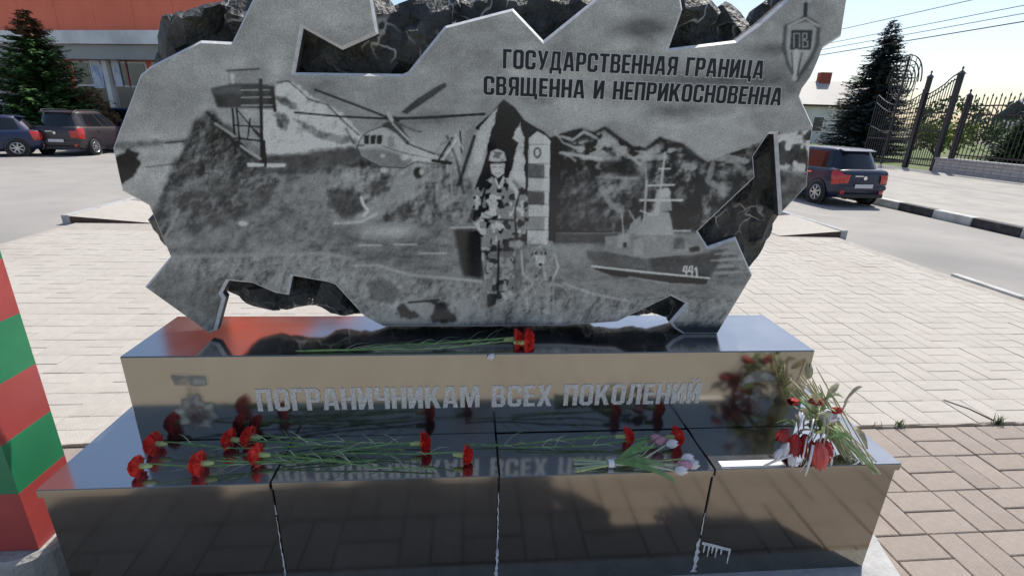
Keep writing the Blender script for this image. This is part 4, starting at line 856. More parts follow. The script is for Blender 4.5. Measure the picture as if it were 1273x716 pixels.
for a in ((-1.165, .165, -.62, .150, 'red carnation lying leftmost on the lower plinth, head against the upper block', 1),
          (-1.150, .050, -.55, .070, 'red carnation lying leftmost on the lower plinth, head near its front edge', 2),
          (-.925, .178, -.33, .120, 'red carnation under the left medal, left of a touching pair of heads', 3),
          (-.865, .188, -.25, .150, 'red carnation under the left medal, right of a touching pair of heads', 4),
          (-.965, .055, -.42, .095, 'red carnation near the front edge below the left medal engraving', 5),
          (-.800, .092, -.22, .030, 'red carnation left of centre whose stem points right to the middle joint', 6),
          (-.275, .132, -.84, .100, 'red carnation with its head at the middle joint and stem to the left', 7),
          (-.125, .062, -.70, .140, 'red carnation with its head just right of the middle joint near the front edge', 8),
          (.460, .142, -.12, .155, 'red carnation with its head left of the white bouquet and stem to the left', 9),
          (.640, .132, .06, .120, 'red carnation with its head behind the white bouquet, rightmost on the plinth', 10)):
    carnation(a[0], a[1], a[2], a[3], ZL, a[4], a[5], GL)
for a in ((.055, .282, -.70, .262, 'red carnation at the foot of the stele, head leftmost of three', 21), (.100, .300, -.66, .245, 'red carnation at the foot of the stele, head farthest back of three', 22),
          (.088, .258, -.60, .240, 'red carnation at the foot of the stele, head nearest the inscription', 23)):
    carnation(a[0], a[1], a[2], a[3], H2 + .001, a[4], a[5], GU, lift=.026, sway=.02)
def tulip_head(mb, c, d, ln, r, rr, openf=.35):
    d = Vector(d).normalized(); a = d.cross(Vector((.2, .1, 1))).normalized(); b = d.cross(a)
    for k in range(6):
        w = k * math.pi / 3 + rr.uniform(-.2, .2); o = a * math.cos(w) + b * math.sin(w); t_ = -a * math.sin(w) + b * math.cos(w); V = []
        for (t, rad, wd_) in ((0, .25, .35), (.3, .95, .85), (.65, 1.0, .9), (1.0, .55 + openf * rr.random(), .12)):
            for u in (-1, 0, 1): V.append(Vector(c) + d * ln * t + o * r * rad * (1 - .12 * u * u) + t_ * r * .75 * wd_ * u)
        mb.add(V, [(q * 3 + e_, q * 3 + e_ + 1, q * 3 + e_ + 4, q * 3 + e_ + 3) for q in range(3) for e_ in (0, 1)])
    return mb
rr = random.Random(3)
BQ = empty('white_bouquet', (.45, .02, ZL)); tag(BQ, 'small tied bouquet of white and pink tulips on the lower plinth, stems to the left', 'bouquet')
hs = [(.150, -.035, .022), (.168, -.010, .030), (.128, -.055, .018), (.110, .085, .030), (.140, .060, .036), (.180, -.030, .018), (.098, .110, .022)]
for i, (x, y, z) in enumerate(hs):
    dr = Vector((1, y * 1.5, .15)); tulip_head(MB(), (x, y, z), dr, .042, .0145, rr).build('flower_head', MATS['petal_white' if i % 3 else 'petal_pink'], BQ, smooth=True, fix=False)
    k = rr.uniform(-.014, .014)
    MB().tube([(x, y, z), (x * .4, y * .35, .016), (-.075, k * .5, .012), (-.20, k * 2.6, .006 + abs(k) * .4)], [.0026, .003, .0034, .004], 6).build('stem', MATS['calyx' if i % 2 else 'leaf_pale'], BQ, smooth=True)
for i in range(5):
    a = rr.uniform(-.25, .25); V = []
    for q in range(6): t = q / 5; w = .011 * math.sin(.25 + t * 2.7); c = Vector((-.06 + .17 * t, a * .4 * t + .03 * (i - 2) * .4 * t, .014 + .018 * math.sin(t * 3))); V += [c + Vector((0, -w, 0)), c + Vector((0, w, .004))]
    MB().add(V, [(2 * q, 2 * q + 1, 2 * q + 3, 2 * q + 2) for q in range(5)]).build('leaf', MATS['stem_green'], BQ, fix=False)
MB().lathe([(.0135, -.085), (.0145, -.080), (.0145, -.070), (.0135, -.065)], 'x', 12, (0, 0, .012)).build('tie_band', MATS['film_white'], BQ, smooth=True)

# old bouquet leaning at the right end
DB = empty('dry_bouquet', (1.10, .02, ZL)); tag(DB, 'wilting bouquet of dry stems and red tulips at the right end of the plinth', 'bouquet')
rr = random.Random(12)
for i in range(44):
    # stems fan from the lower right, lean up to the left, some bend over
    bx = .165 + rr.gauss(0, .024); by = .0 + rr.gauss(0, .025); tx = .0 + rr.gauss(0, .030); ty = .11 + rr.gauss(0, .04); th = rr.uniform(.15, .285)
    if i % 6 == 0: bx, by = .20 + rr.uniform(0, .035), -.055
    p0 = Vector((bx, by, .003 if by > -.04 else -.02)); p2 = Vector((tx, ty, th)); p1 = (p0 + p2) / 2 + Vector((rr.gauss(0, .012), rr.gauss(0, .012), rr.uniform(.0, .035)))
    P = [(p0 * (1 - t) ** 2 + p1 * 2 * t * (1 - t) + p2 * t * t) for t in [q / 6 for q in range(7)]]
    MB().tube(P, [.0027] * 6 + [.0018], 5).build('stem', MATS[('dry_stem', 'dry_stem', 'leaf_pale', 'dry_stem', 'stem_green')[i % 5]], DB, smooth=True)
for i in range(12):
    # loops of withered leaf hanging over the heads
    x0, y0, z0 = rr.uniform(-.06, .05), rr.uniform(-.02, .05), rr.uniform(.13, .20); P = []
    for q in range(8): t = q / 7; P.append((x0 - .05 * t * rr.uniform(.6, 1.2), y0 - .05 * t, max(.004, z0 + .02 * math.sin(t * 3.1) - rr.uniform(.13, .16) * t * t)))
    MB().tube(P, [.003] * 7 + [.0015], 4).build('stem', MATS['dry_stem' if i % 2 else 'film_white'], DB, smooth=True)
for i in range(34):
    c = Vector((rr.gauss(.015, .05), rr.gauss(.03, .035), rr.uniform(.05, .22))); a = rr.uniform(0, 6.28); d = Vector((math.cos(a), math.sin(a) * .6, rr.uniform(-.8, .9))).normalized(); sd_ = d.cross(Vector((0, 1, .3))).normalized(); V = []; ln = rr.uniform(.04, .085)
    for q in range(5): t = q / 4; w = .009 * math.sin(.2 + t * 2.75); cc = c + d * ln * t + Vector((0, 0, .02 * math.sin(t * 3))); cc.z = max(cc.z, .004); V += [cc - sd_ * w, cc + sd_ * w + Vector((0, .004, 0))]
    MB().add(V, [(2 * q, 2 * q + 1, 2 * q + 3, 2 * q + 2) for q in range(4)]).build('leaf', MATS[('dry_leaf', 'leaf_pale', 'dry_leaf', 'stem_green', 'dry_stem')[i % 5]], DB, fix=False)
for i, (x, y, z, dx, dz, s) in enumerate(((-.105, .01, .125, -.7, -.5, .030), (-.080, -.005, .115, -.2, -1, .040), (-.045, .0, .110, .1, -1, .044), (-.020, -.035, .105, .12, -1, .050), (-.055, .06, .205, -.7, .15, .026), (-.015, .06, .205, .6, .1, .026), (.020, -.01, .095, .3, -1, .040), (-.060, .03, .08, -.2, -1, .044), (-.01, .02, .075, .2, -1, .042), (.035, .02, .19, .5, .2, .022))):
    tulip_head(MB(), (x, y, z), (dx, -.28, dz), s * 1.9, s * .52, rr, .5).build('flower_head', MATS['petal_coral' if i == 3 else 'wilted_red'], DB, smooth=True, fix=False)
for i, (x, y, z, dx, dz, s) in enumerate(((-.105, -.01, .085, -.5, -1, .036), (-.130, -.02, .070, -.7, -.8, .028), (-.095, -.03, .060, -.15, -1, .030), (.045, -.03, .07, .05, -1, .018))):
    tulip_head(MB(), (x, y, z), (dx, -.2, dz), s * 1.7, s * .40, rr, .3).build('flower_head', MATS['petal_white'], DB, smooth=True, fix=False)
tulip_head(MB(), (-.005, .005, .135), (-.35, -.4, .35), .052, .024, rr, .7).build('flower_bud', MATS['calyx'], DB, smooth=True, fix=False); tulip_head(MB(), (.02, .01, .165), (.3, -.3, .5), .04, .022, rr, .7).build('flower_head', MATS['petal_white'], DB, smooth=True, fix=False)
tip = MB(); tulip_head(tip, (.005, .11, .265), (-.15, .1, 1), .060, .012, rr, .1); tip.build('seed_head', MATS['dry_leaf'], DB, smooth=True, fix=False)
tip = MB(); tulip_head(tip, (.085, .10, .195), (.6, .2, .7), .065, .010, rr, .1); tip.build('seed_head', MATS['dry_leaf'], DB, smooth=True, fix=False)
for x0, y0, z0, x1, y1, z1 in ((-.10, -.03, .05, -.19, -.028, .006), (-.045, -.045, .10, -.05, -.052, -.02), (.03, -.04, .05, .055, -.03, .004)):
    MB().tube([(x0, y0, z0), ((x0 + x1) / 2, (y0 + y1) / 2 - .004, (z0 + z1) / 2 + .008), (x1, y1, z1)], [.0045, .0048, .0042], 6).build('stem', MATS['film_white'], DB, smooth=True)
# strip of white film lying on the edge, and a petal on the upper block
MB().bbox(.762, .995, -.002, .028, H1 + .0015, H1 + .005, .001).build('paper_strip', MATS['film_white']); tag(bpy.data.objects['paper_strip'], 'flat white paper strip lying on the plinth edge left of the dry bouquet', 'paper')
ch = ony(606, 443, PD - .004); tulip_head(MB(), (ch.x, ch.y - .004, H2 - .016), (.9, 0, .5), .03, .010, rr).build('fallen_petal', MATS['petal_white'], None, smooth=True, fix=False)
tag(bpy.data.objects['fallen_petal'], 'white fallen petal hanging at the edge of the inscribed block', 'petal')

# ------------------------------------------------------------------ cars
mat('tyre', (0.018, 0.018, 0.019), 0.8); mat('alloy', (0.55, 0.55, 0.56), 0.3, metal=.8); mat('car_glass', (0.012, 0.014, 0.017), 0.04, ior=1.6); mat('trim', (0.02, 0.02, 0.022), 0.5)
mat('tail_red', (0.50, 0.025, 0.020), 0.12, coat=.6); mat('plate', (0.62, 0.62, 0.62), 0.45); mat('chrome', (0.75, 0.75, 0.75), 0.15, metal=1.0); mat('lamp_white', (0.7, 0.7, 0.7), 0.15, coat=.5)
for nme, c in (('paint_navy', (0.008, 0.013, 0.042)), ('paint_brown', (0.035, 0.028, 0.032)), ('paint_blue', (0.008, 0.018, 0.065)), ('paint_silver', (0.32, 0.34, 0.37))): mat(nme, c, 0.42, metal=.0, coat=.35)
def car(name, label, loc, rz, scale, paint, W=1.68, H=1.48, L=3.9, wagon=False, group='cars parked along the road'):
    root = empty(name, loc, rz); root.scale = (scale,) * 3; tag(root, label, 'car', group); k = L / 3.6; hb = H / 1.48
    ST = [(0, .44, .86, .80), (.05, .30, .95, .89), (.28, .22, .98, .975), (1.0, .18, .96, 1.0), (2.2, .18, .93, 1.0), (2.75, .2, .90, .99), (3.2, .22, .80, .955), (3.5, .28, .67, .88), (3.6, .40, .58, .78)]
    ST = [(a * k, b, c * hb, d) for a, b, c, d in ST]
    SEC = [(0, .80), (.06, .93), (.25, .99), (.5, 1.0), (.75, .985), (.93, .955), (1.0, .88), (1.02, .55), (1.025, 0)]
    def bp(y, t, side, off=0.0):
        for i in range(len(ST) - 1):
            if y <= ST[i + 1][0] or i == len(ST) - 2: break
        u = (y - ST[i][0]) / (ST[i + 1][0] - ST[i][0]); u = min(max(u, 0), 1); zb, zt, ws = [ST[i][q] * (1 - u) + ST[i + 1][q] * u for q in (1, 2, 3)]
        for j in range(len(SEC) - 1):
            if t <= SEC[j + 1][0] or j == len(SEC) - 2: break
        v = (t - SEC[j][0]) / (SEC[j + 1][0] - SEC[j][0]); v = min(max(v, 0), 1); wf = SEC[j][1] * (1 - v) + SEC[j + 1][1] * v
        return Vector((side * (W / 2 * ws * wf + off), y, zb + (zt - zb) * t))
    ys_ = [0, .02, .05, .12, .28, .5, 1.0, 1.6, 2.2, 2.5, 2.75, 3.0, 3.2, 3.35, 3.5, 3.56, 3.6]; ys_ = [y * k for y in ys_]; V = []; F = []; m = 2 * len(SEC) - 1
    for y in ys_:
        for (t, w) in SEC: V.append(bp(y, t, -1))
        for (t, w) in reversed(SEC[:-1]): V.append(bp(y, t, 1))
    for i in range(len(ys_) - 1):
        for j in range(m - 1): F.append((i * m + j, (i + 1) * m + j, (i + 1) * m + j + 1, i * m + j + 1))
    F.append(tuple(range(m))); F.append(tuple((len(ys_) - 1) * m + j for j in reversed(range(m))))
    F += [(i * m, i * m + m - 1, (i + 1) * m + m - 1, (i + 1) * m) for i in range(len(ys_) - 1)]
    MB().add(V, F).build('body', MATS[paint], root, smooth=True)
    # greenhouse
    yb0, yb1 = (.10 * k, 2.72 * k); yr0, yr1 = ((.30 if wagon else .42) * k, 1.95 * k)
    def sring(y0, y1, hw, z, n=72, ex=3.8):
        P = []
        for q in range(n * 8):
            w = 2 * math.pi * q / (n * 8); c, s_ = math.cos(w), math.sin(w)
            P.append(Vector((hw * math.copysign(abs(c) ** (2 / ex), c), (y0 + y1) / 2 + (y1 - y0) / 2 * math.copysign(abs(s_) ** (2 / ex), s_), z)))
        cum = [0]
        for q in range(1, len(P) + 1): cum.append(cum[-1] + (P[q % len(P)] - P[q - 1]).length)
        out = []; j = 0
        for q in range(n):
            d = cum[-1] * q / n
            while cum[j + 1] < d: j += 1
            out.append(P[j].lerp(P[(j + 1) % len(P)], (d - cum[j]) / max(cum[j + 1] - cum[j], 1e-9)))
        return out
    zb = .915 * hb
    def level(t, off=0.0): # 0 belt .. 1 roof edge
        e_ = t ** 1.15; hw = W / 2 * (.885 * (1 - e_) + .70 * e_) + off
        return sring(yb0 * (1 - t) + yr0 * t - off, yb1 * (1 - t) + yr1 * t + off, hw, zb + (H - .055 - zb) * t)
    rings = [level(t) for t in (0, .2, .4, .6, .8, .93, 1.0)]
    rings.append(sring(yr0 + .05, yr1 - .06, W / 2 * .66, H - .022)); rings.append(sring(yr0 + .16, yr1 - .2, W / 2 * .55, H - .003)); n = 72
    V = [p for r_ in rings for p in r_]; F = [(i * n + q, i * n + (q + 1) % n, (i + 1) * n + (q + 1) % n, (i + 1) * n + q) for i in range(len(rings) - 1) for q in range(n)]
    F.append(tuple((len(rings) - 1) * n + q for q in range(n))); MB().add(V, F).build('cabin', MATS[paint], root, smooth=True)
    g0 = [level(t, .006) for t in (.10, .3, .5, .7, .90)]
    sets = {'rear_window': [], 'windscreen': [], 'side_window': [], 'side_window_b': [], 'side_window_c': [], 'side_window_d': []}
    for q in range(n):
        a, b = g0[2][q], g0[2][(q + 1) % n]; c = (a + b) / 2; nrm = Vector(((b - a).y, -(b - a).x, 0)).normalized()
        if abs(nrm.y) > .75: key = 'rear_window' if c.y < L / 2 else 'windscreen'
        elif abs(nrm.y) > .30: continue
        else:
            mid_ = 1.32 * k
            if abs(c.y - mid_) < .06 * k: continue
            key = ('side_window' if c.x < 0 else 'side_window_c') if c.y < mid_ else ('side_window_b' if c.x < 0 else 'side_window_d')
        sets[key].append(q)
    for key, qs in sets.items():
        mb = MB()
        for q in qs:
            for i in range(4): mb.add([g0[i][q], g0[i][(q + 1) % n], g0[i + 1][(q + 1) % n], g0[i + 1][q]], [(0, 1, 2, 3)])
        if qs:
            o = mb.build(key.rsplit('_', 1)[0] if key[-2:] in ('_b', '_c', '_d') else key, MATS['car_glass'], root, smooth=True, fix=False)
            bm = bmesh.new(); bm.from_mesh(o.data); bmesh.ops.remove_doubles(bm, verts=bm.verts, dist=.0005); bm.to_mesh(o.data); bm.free()
    # wheels
    for yw in (.62 * k, 2.95 * k):
        for s_ in (-1, 1):
            xw = s_ * (W / 2 - .10); MB().lathe([(0.0, s_ * .085), (.345, s_ * .085), (.365, s_ * .107)], 'x', 28, (xw, yw, .31)).build('wheel_arch', MATS['trim'], root)
            wh = MB().lathe([(.19, -.09), (.28, -.10), (.305, -.07), (.31, 0), (.305, .07), (.28, .105), (.20, .108)], 'x', 28, (0, 0, 0)).build('wheel', MATS['tyre'], root, smooth=True); wh.location = (xw + s_ * .008, yw, .31)
            rm = MB().lathe([(.205, s_ * .10), (.19, s_ * .112), (.178, s_ * .10), (.175, s_ * .06), (0, s_ * .05)], 'x', 28); 
            for q in range(7):
                w = 2 * math.pi * q / 7; c_, d_ = math.cos(w), math.sin(w); pp = [(.035, -.022), (.18, -.016), (.18, .016), (.035, .022)]
                rm.add([(s_ * z_, u_ * c_ - v_ * d_, u_ * d_ + v_ * c_) for z_ in (.075, .108) for u_, v_ in pp], [(3, 2, 1, 0), (4, 5, 6, 7), (0, 1, 5, 4), (1, 2, 6, 5), (2, 3, 7, 6), (3, 0, 4, 7)])
            rm.lathe([(.04, s_ * .07), (.04, s_ * .112), (0, s_ * .114)], 'x', 14); rm.build('rim', MATS['alloy'], wh)
    def patch(nm, m_, y0, y1, t0, t1, side, off=.008, ny=5, nt_=4):
        V = [bp(y0 + (y1 - y0) * i / ny, t0 + (t1 - t0) * j / nt_, side, off) for i in range(ny + 1) for j in range(nt_ + 1)]
        return MB().add(V, [(i * (nt_ + 1) + j, (i + 1) * (nt_ + 1) + j, (i + 1) * (nt_ + 1) + j + 1, i * (nt_ + 1) + j + 1) for i in range(ny) for j in range(nt_)]).build(nm, MATS[m_], root, smooth=True)
    for s_ in (-1, 1):
        # tail lamp wraps from the side to the rear face
        V = []; rows = 5
        for j in range(rows):
            t = .46 + .50 * j / (rows - 1); a = bp(.27 * k - .08 * k * (1 - j / (rows - 1)), t, s_, .014); b = bp(.052 * k, t, s_, .020); c = bp(0.0, t, s_, .012) + Vector((0, -.020, 0)); e_ = bp(0, t, s_); e_ = Vector((e_.x * .72, -.020, e_.z)); V += [a, b, c, e_]
        MB().add(V, [(j * 4 + i, j * 4 + i + 1, (j + 1) * 4 + i + 1, (j + 1) * 4 + i) for j in range(rows - 1) for i in range(3)]).build('tail_lamp', MATS['tail_red'], root, smooth=True)
        x = s_ * W / 2 * .70; MB().bbox(x - .05, x + .05, -.012, .05, .36, .45, .006).build('fog_lamp', MATS['tail_red'], root)
        patch('headlamp', 'lamp_white', 3.25 * k, 3.54 * k, .62, .9, s_, .006); patch('sill_trim', 'trim', .95 * k, 2.6 * k, .0, .10, s_, .004, 8, 2)
        patch('door_gap', 'trim', 1.28 * k, 1.295 * k, .10, .99, s_, .002, 1, 8); patch('door_gap', 'trim', 2.38 * k, 2.395 * k, .10, .99, s_, .002, 1, 8); patch('door_gap', 'trim', .66 * k + .3, .66 * k + .315, .30, .99, s_, .002, 1, 8)
        for yh in (1.08 * k, 2.12 * k): patch('door_handle', 'chrome' if paint != 'paint_blue' else paint, yh - .17, yh, .80, .845, s_, .022, 3, 2)
        mr_ = MB().bbox(-.09, .09, -.05, .05, -.06, .06, .02).build('mirror', MATS[paint], root); mr_.location = (s_ * (W / 2 + .06), 2.42 * k, 1.0 * hb)
    MB().bbox(-W / 2 * .80, W / 2 * .80, -.018, .06, .26, .36, .012).build('rear_valance', MATS['trim'], root)
    MB().bbox(-W / 2 * .84, W / 2 * .84, -.030, .08, .47, .56, .014).build('bumper', MATS[paint], root)
    MB().bbox(-.26, .26, -.042, -.029, .545 - .03, .645 - .03, .003).build('number_plate', MATS['plate'], root)
    MB().bbox(-.30, -.06, -.020, .05, .80 * hb, .825 * hb, .003).build('tailgate_handle', MATS['chrome'], root); MB().lathe([(0, -.026), (.05, -.026), (.055, -.012)], 'y', 16, (0, 0, .765 * hb)).build('badge', MATS['chrome'], root)
    MB().prism([(yr0 - .10, H - .06), (yr0 + .12, H - .012), (yr0 + .12, H - .045), (yr0 - .08, H - .075)], 'x', -W / 2 * .58, W / 2 * .58).build('roof_spoiler', MATS[paint], root)
    MB().tube([(.0, .14, 1.0 * hb), (.30, .27, 1.13 * hb)], .008, 5).build('rear_wiper', MATS['trim'], root); MB().tube([(-.0, yr0 + .3, H - .01), (-.0, yr0 + .18, H + .12)], .006, 5).build('aerial', MATS['trim'], root)
    MB().lathe([(.03, -.05), (.03, .1)], 'y', 12, (-.45, 0, .25)).build('exhaust', MATS['chrome'], root)
    if wagon:
        for s_ in (-1, 1): MB().tube([(s_ * W / 2 * .64, yr0 + .1, H - .02), (s_ * W / 2 * .64, yr0 + .2, H + .03), (s_ * W / 2 * .64, yr1 - .3, H + .03), (s_ * W / 2 * .64, yr1 - .2, H - .02)], .014, 6).build('roof_rail', MATS['chrome'], root)
    return root
car('hatchback_car', 'dark blue hatchback parked at the striped kerb on the right, seen from behind', (8.17, 8.62, -.034), math.radians(2), .80, 'paint_navy', W=1.60, H=1.49)
car('estate_car', 'dark brown estate car with silver roof rails parked beside the bushy spruce', (-12.62, 15.55, -.034), math.radians(3), .82, 'paint_brown', W=1.78, H=1.62, L=3.9, wagon=True)
car('sedan_car', 'dark blue car cut off by the left edge of the photo', (-13.25, 15.95, -.034), math.radians(122), .80, 'paint_blue', W=1.70, H=1.45, L=4.3)
car('far_car', 'blue car standing far back by the shop front, left of the stele', (-15.9, 22.9, -.034), math.radians(-88), .9, 'paint_blue', W=1.75, H=1.55, L=4.3)

# ------------------------------------------------------------------ gate, fence and wall across the road
mat('iron', (0.018, 0.018, 0.026), 0.45, var=.2, vscale=8); mat('wall_block', (0.44, 0.43, 0.41), 0.85, var=.15, vscale=5, bump=.4, bscale=30, dirt=(.30, .29, .28), dscale=2, damt=.5)
XF = 17.3
def gate_post(y, h, r, label, base=.10):
    o = empty('gate_post', (XF, y, base)); tag(o, label, 'post', 'iron gate posts')
    MB().bbox(-r, r, -r, r, 0, h - base, .01).build('shaft', MATS['iron'], o)
    MB().add([(-r * 1.4, -r * 1.4, h - base + .002), (r * 1.4, -r * 1.4, h - base + .002), (r * 1.4, r * 1.4, h - base + .002), (-r * 1.4, r * 1.4, h - base + .002), (0, 0, h - base + r * 2)], [(0, 1, 4), (1, 2, 4), (2, 3, 4), (3, 0, 4), (3, 2, 1, 0)]).build('cap', MATS['iron'], o)
    MB().lathe([(0, .14), (.03, .11), (.035, .07), (.02, .03), (.02, 0)], 'z', 10, (0, 0, h - base + r * 1.6)).build('finial', MATS['iron'], o, smooth=True)
gate_post(17.72, 3.42, .07, 'tall dark iron gate post between the round-topped gate and the narrow wicket'); gate_post(16.46, 3.46, .075, 'tall dark iron gate post at the right of the narrow wicket'); gate_post(15.9, 2.72, .055, 'shorter dark iron post at the start of the low wall')
DG = empty('double_gate', (XF, 18.95, .12)); tag(DG, 'wrought iron double gate with a top of concentric rings beside the tall spruce', 'gate')
def bar(par, y, z0, z1, r=.013, nm='bar'): return MB().box(-r, r, y - r, y + r, z0, z1).build(nm, MATS['iron'], par)
def arc(par, cy, cz, ry, rz_, a0, a1, r=.016, nm='ring'):
    P = [(0, cy + ry * math.cos(a0 + (a1 - a0) * i / 28), cz + rz_ * math.sin(a0 + (a1 - a0) * i / 28)) for i in range(29)]
    return MB().tube(P, r, 6).build(nm, MATS['iron'], par, smooth=True)
bar(DG, 0.0, .0, 4.16, .032, 'stile'); bar(DG, -1.12, 0, 2.9, .03, 'stile'); bar(DG, 1.12, 0, 2.75, .014, 'stile')
for k, (ry, rz_) in enumerate(((.84, 1.02), (.70, .84), (.55, .66), (.40, .48), (.25, .30))): arc(DG, 0, 3.18, ry, rz_, 0, 2 * math.pi if k > 1 else math.pi, .024)
for s in (-1, 1):
    for z0, z1 in ((2.75, 2.35), (2.45, 2.05), (1.5, 1.28)): 
        P = [(0, s * 1.09 * (1 - t) + s * .03 * t, z0 + (z1 - z0) * math.sin(t * math.pi / 2)) for t in [q / 14 for q in range(15)]]; MB().tube(P, .02, 6).build('curved_rail', MATS['iron'], DG, smooth=True)
    for z in (.15, 1.0): MB().box(-.014, .014, min(s * .04, s * 1.09), max(s * .04, s * 1.09), z, z + .045).build('rail', MATS['iron'], DG)
    for q in range(1, 9):
        t = q / 9; y = s * 1.12 * (1 - t); top = 2.75 - .40 * math.sin(t * math.pi / 2)
        if abs(y) < .82: top = 3.18 + 1.0 * math.sqrt(max(0, 1 - (y / .84) ** 2)) if q % 2 == 0 else top
        bar(DG, y, .16, top, .010)
WG = empty('wicket_gate', (XF, 17.09, .12)); tag(WG, 'narrow iron wicket gate with a double swooping top between two tall posts', 'gate')
for s in (-.52, .52): bar(WG, s, 0, 2.75 if s > 0 else 3.34, .022, 'stile')
for dz in (0, -.17):
    P = [(0, .52 - 1.04 * t, 2.7 + dz + .66 * (t ** 1.2 if t < .6 else .54 + .46 * math.sin((t - .6) / .4 * math.pi / 2)) * .98) for t in [q / 20 for q in range(21)]]; MB().tube(P, .022, 6).build('curved_rail', MATS['iron'], WG, smooth=True)
for z in (.12, 1.38, 2.02): MB().box(-.016, .016, -.50, .50, z, z + .05).build('rail', MATS['iron'], WG)
for q in range(1, 10): t = q / 10; bar(WG, .52 - 1.04 * t, .13, 2.66 + .62 * t, .010)
for p_i, (ya, yb_) in enumerate(((13.15, 15.80), (10.4, 13.05))):
    FP = empty('fence_panel', (XF, ya, .62)); tag(FP, ('iron fence panel with ring ornaments on the low wall next to the gate', 'iron fence panel on the low wall at the right edge')[p_i], 'fence', 'iron fence panels'); Lp = yb_ - ya
    for s in (0, Lp): bar(FP, s, -.05, 2.1, .035, 'upright')
    for z in (.10, 1.45, 1.75): MB().box(-.016, .016, .03, Lp - .03, z, z + .045).build('rail', MATS['iron'], FP)
    for q in range(1, 18):
        y = Lp * q / 18; b_ = bar(FP, y, .0, 1.95 + (.10 if q % 2 else 0), .0105); MB().lathe([(.0105, 0), (.028, .03), (0, .13)], 'z', 6, (0, y, 1.95 + (.10 if q % 2 else 0))).build('spear_tip', MATS['iron'], b_)
    for cy in (Lp * .3, Lp * .72): arc(FP, cy, 1.15, .42, .62, 0, math.pi, .016); arc(FP, cy, 1.15, .28, .42, 0, math.pi, .014); arc(FP, cy, 1.15, .15, .22, 0, math.pi, .014)
LW = empty('low_wall', (XF, 0, 0)); tag(LW, 'low wall of pale grey blocks under the iron fence', 'wall')
rr = random.Random(8)
BLK = {}
for c in range(4):
    y = 9.0 + (c % 2) * .3
    while y < 16.28:
        ln = min(.6, 16.3 - y)
        key = round(ln, 2)
        if key not in BLK: BLK[key] = MB().bbox(-.17, .17, .004, ln - .004, .003, .108, .006).mesh('block', MATS['wall_block'])
        o = link('block', BLK[key], LW); o.location = (rr.uniform(-.005, .005), y, .10 + c * .112); y += ln
MB().bbox(-.21, .21, 8.9, 16.33, .551, .61, .01).build('coping', MATS['concrete_pale'], LW)

# ------------------------------------------------------------------ trees
mat('bark', (0.09, 0.065, 0.045), 0.9, var=.3, vscale=12, bump=.8, bscale=30)
for nme, c in (('needles_blue', (0.035, 0.060, 0.058)), ('needles_green', (0.045, 0.115, 0.024)), ('needles_brown', (0.13, 0.075, 0.03)), ('leaves_yellow', (0.17, 0.21, 0.035)), ('leaves_green', (0.06, 0.11, 0.03))): mat(nme, c, 0.75, var=.35, vscale=1.3, rnd=.35)
def spruce(label, x, y, h, r, m, seed, dens=1.0, droop=.25, base=0.0, low=.06, group=None, lean=0.0, top_m=None):
    rr = random.Random(seed); T = empty('spruce_tree', (x, y, base)); tag(T, label, 'tree', group)
    MB().tube([(0, 0, 0), (lean * .3, 0, h * .4), (lean, 0, h)], [h * .022, h * .013, .008], 8).build('trunk', MATS['bark'], T, smooth=True)
    cr = MB(); br = MB(); tp = MB(); z = h * low
    while z < h * .985:
        t = z / h; rad = r * (1 - t) ** .80 * (1.0 if t > .15 else .75 + t * 1.6); nb_ = max(4, int((11 - 5 * t) * dens))
        for q in range(nb_):
            a = rr.uniform(0, 6.283); ln = rad * rr.uniform(.62, 1.16) + .05; d = Vector((math.cos(a), math.sin(a), 0)); sd_ = Vector((-d.y, d.x, 0)); b = Vector((lean * t, 0, z + rr.uniform(-.06, .06)))
            up = rr.uniform(-.1, .18); n_ = max(3, int(ln / .075)); P = []
            for i in range(n_ + 1):
                s = i / n_; P.append(b + d * ln * s + Vector((0, 0, ln * (up * s - droop * s * s + .12 * s ** 4))))
            if ln > .35: br.tube([P[0], P[n_ // 2], P[-1]], [.012 + ln * .006, .008, .003], 4, cap=False)
            tgt = tp if (top_m and t > .8) else cr
            for i in range(1, n_ + 1):
                s = i / n_; w = (.17 * (1 - .55 * s) + .05) * (.65 + .5 * min(ln, 1))
                for sg in (-1, 1, 0):
                    l_ = w * rr.uniform(.7, 1.3); o = (sd_ * sg * rr.uniform(.7, 1) + d * rr.uniform(.3, .8) + Vector((0, 0, rr.uniform(-.45, .12)))).normalized()
                    e = P[i] + o * l_; pw = o.cross(Vector((rr.uniform(-.4, .4), rr.uniform(-.4, .4), 1))).normalized() * l_ * rr.uniform(.22, .38)
                    tgt.add([P[i], P[i] + o * l_ * .5 + pw, e, P[i] + o * l_ * .5 - pw], [(0, 1, 2, 3)])
        z += h * rr.uniform(.020, .034) / max(.6, dens ** .5)
    br.build('branches', MATS['bark'], T, fix=False); cr.build('crown', MATS[m], T, fix=False)
    if top_m: tp.build('crown_tip', MATS[top_m], T, fix=False)
    return T
spruce('tall blue spruce with sparse drooping branches behind the iron gate', 21.15, 25.0, 6.75, 2.5, 'needles_blue', 3, 2.0, .16, 0, .03)
spruce('bushy green spruce in front of the red fronted shop', -16.35, 20.6, 4.75, 2.25, 'needles_green', 5, 1.8, .06, -.03, .04, top_m='needles_brown')
q = onx(1265, 190, 18.6); spruce('low dark spruce behind the fence at the right edge', 18.6, q.y, 2.35, .95, 'needles_green', 8, 1.4, .1, 0, .02)
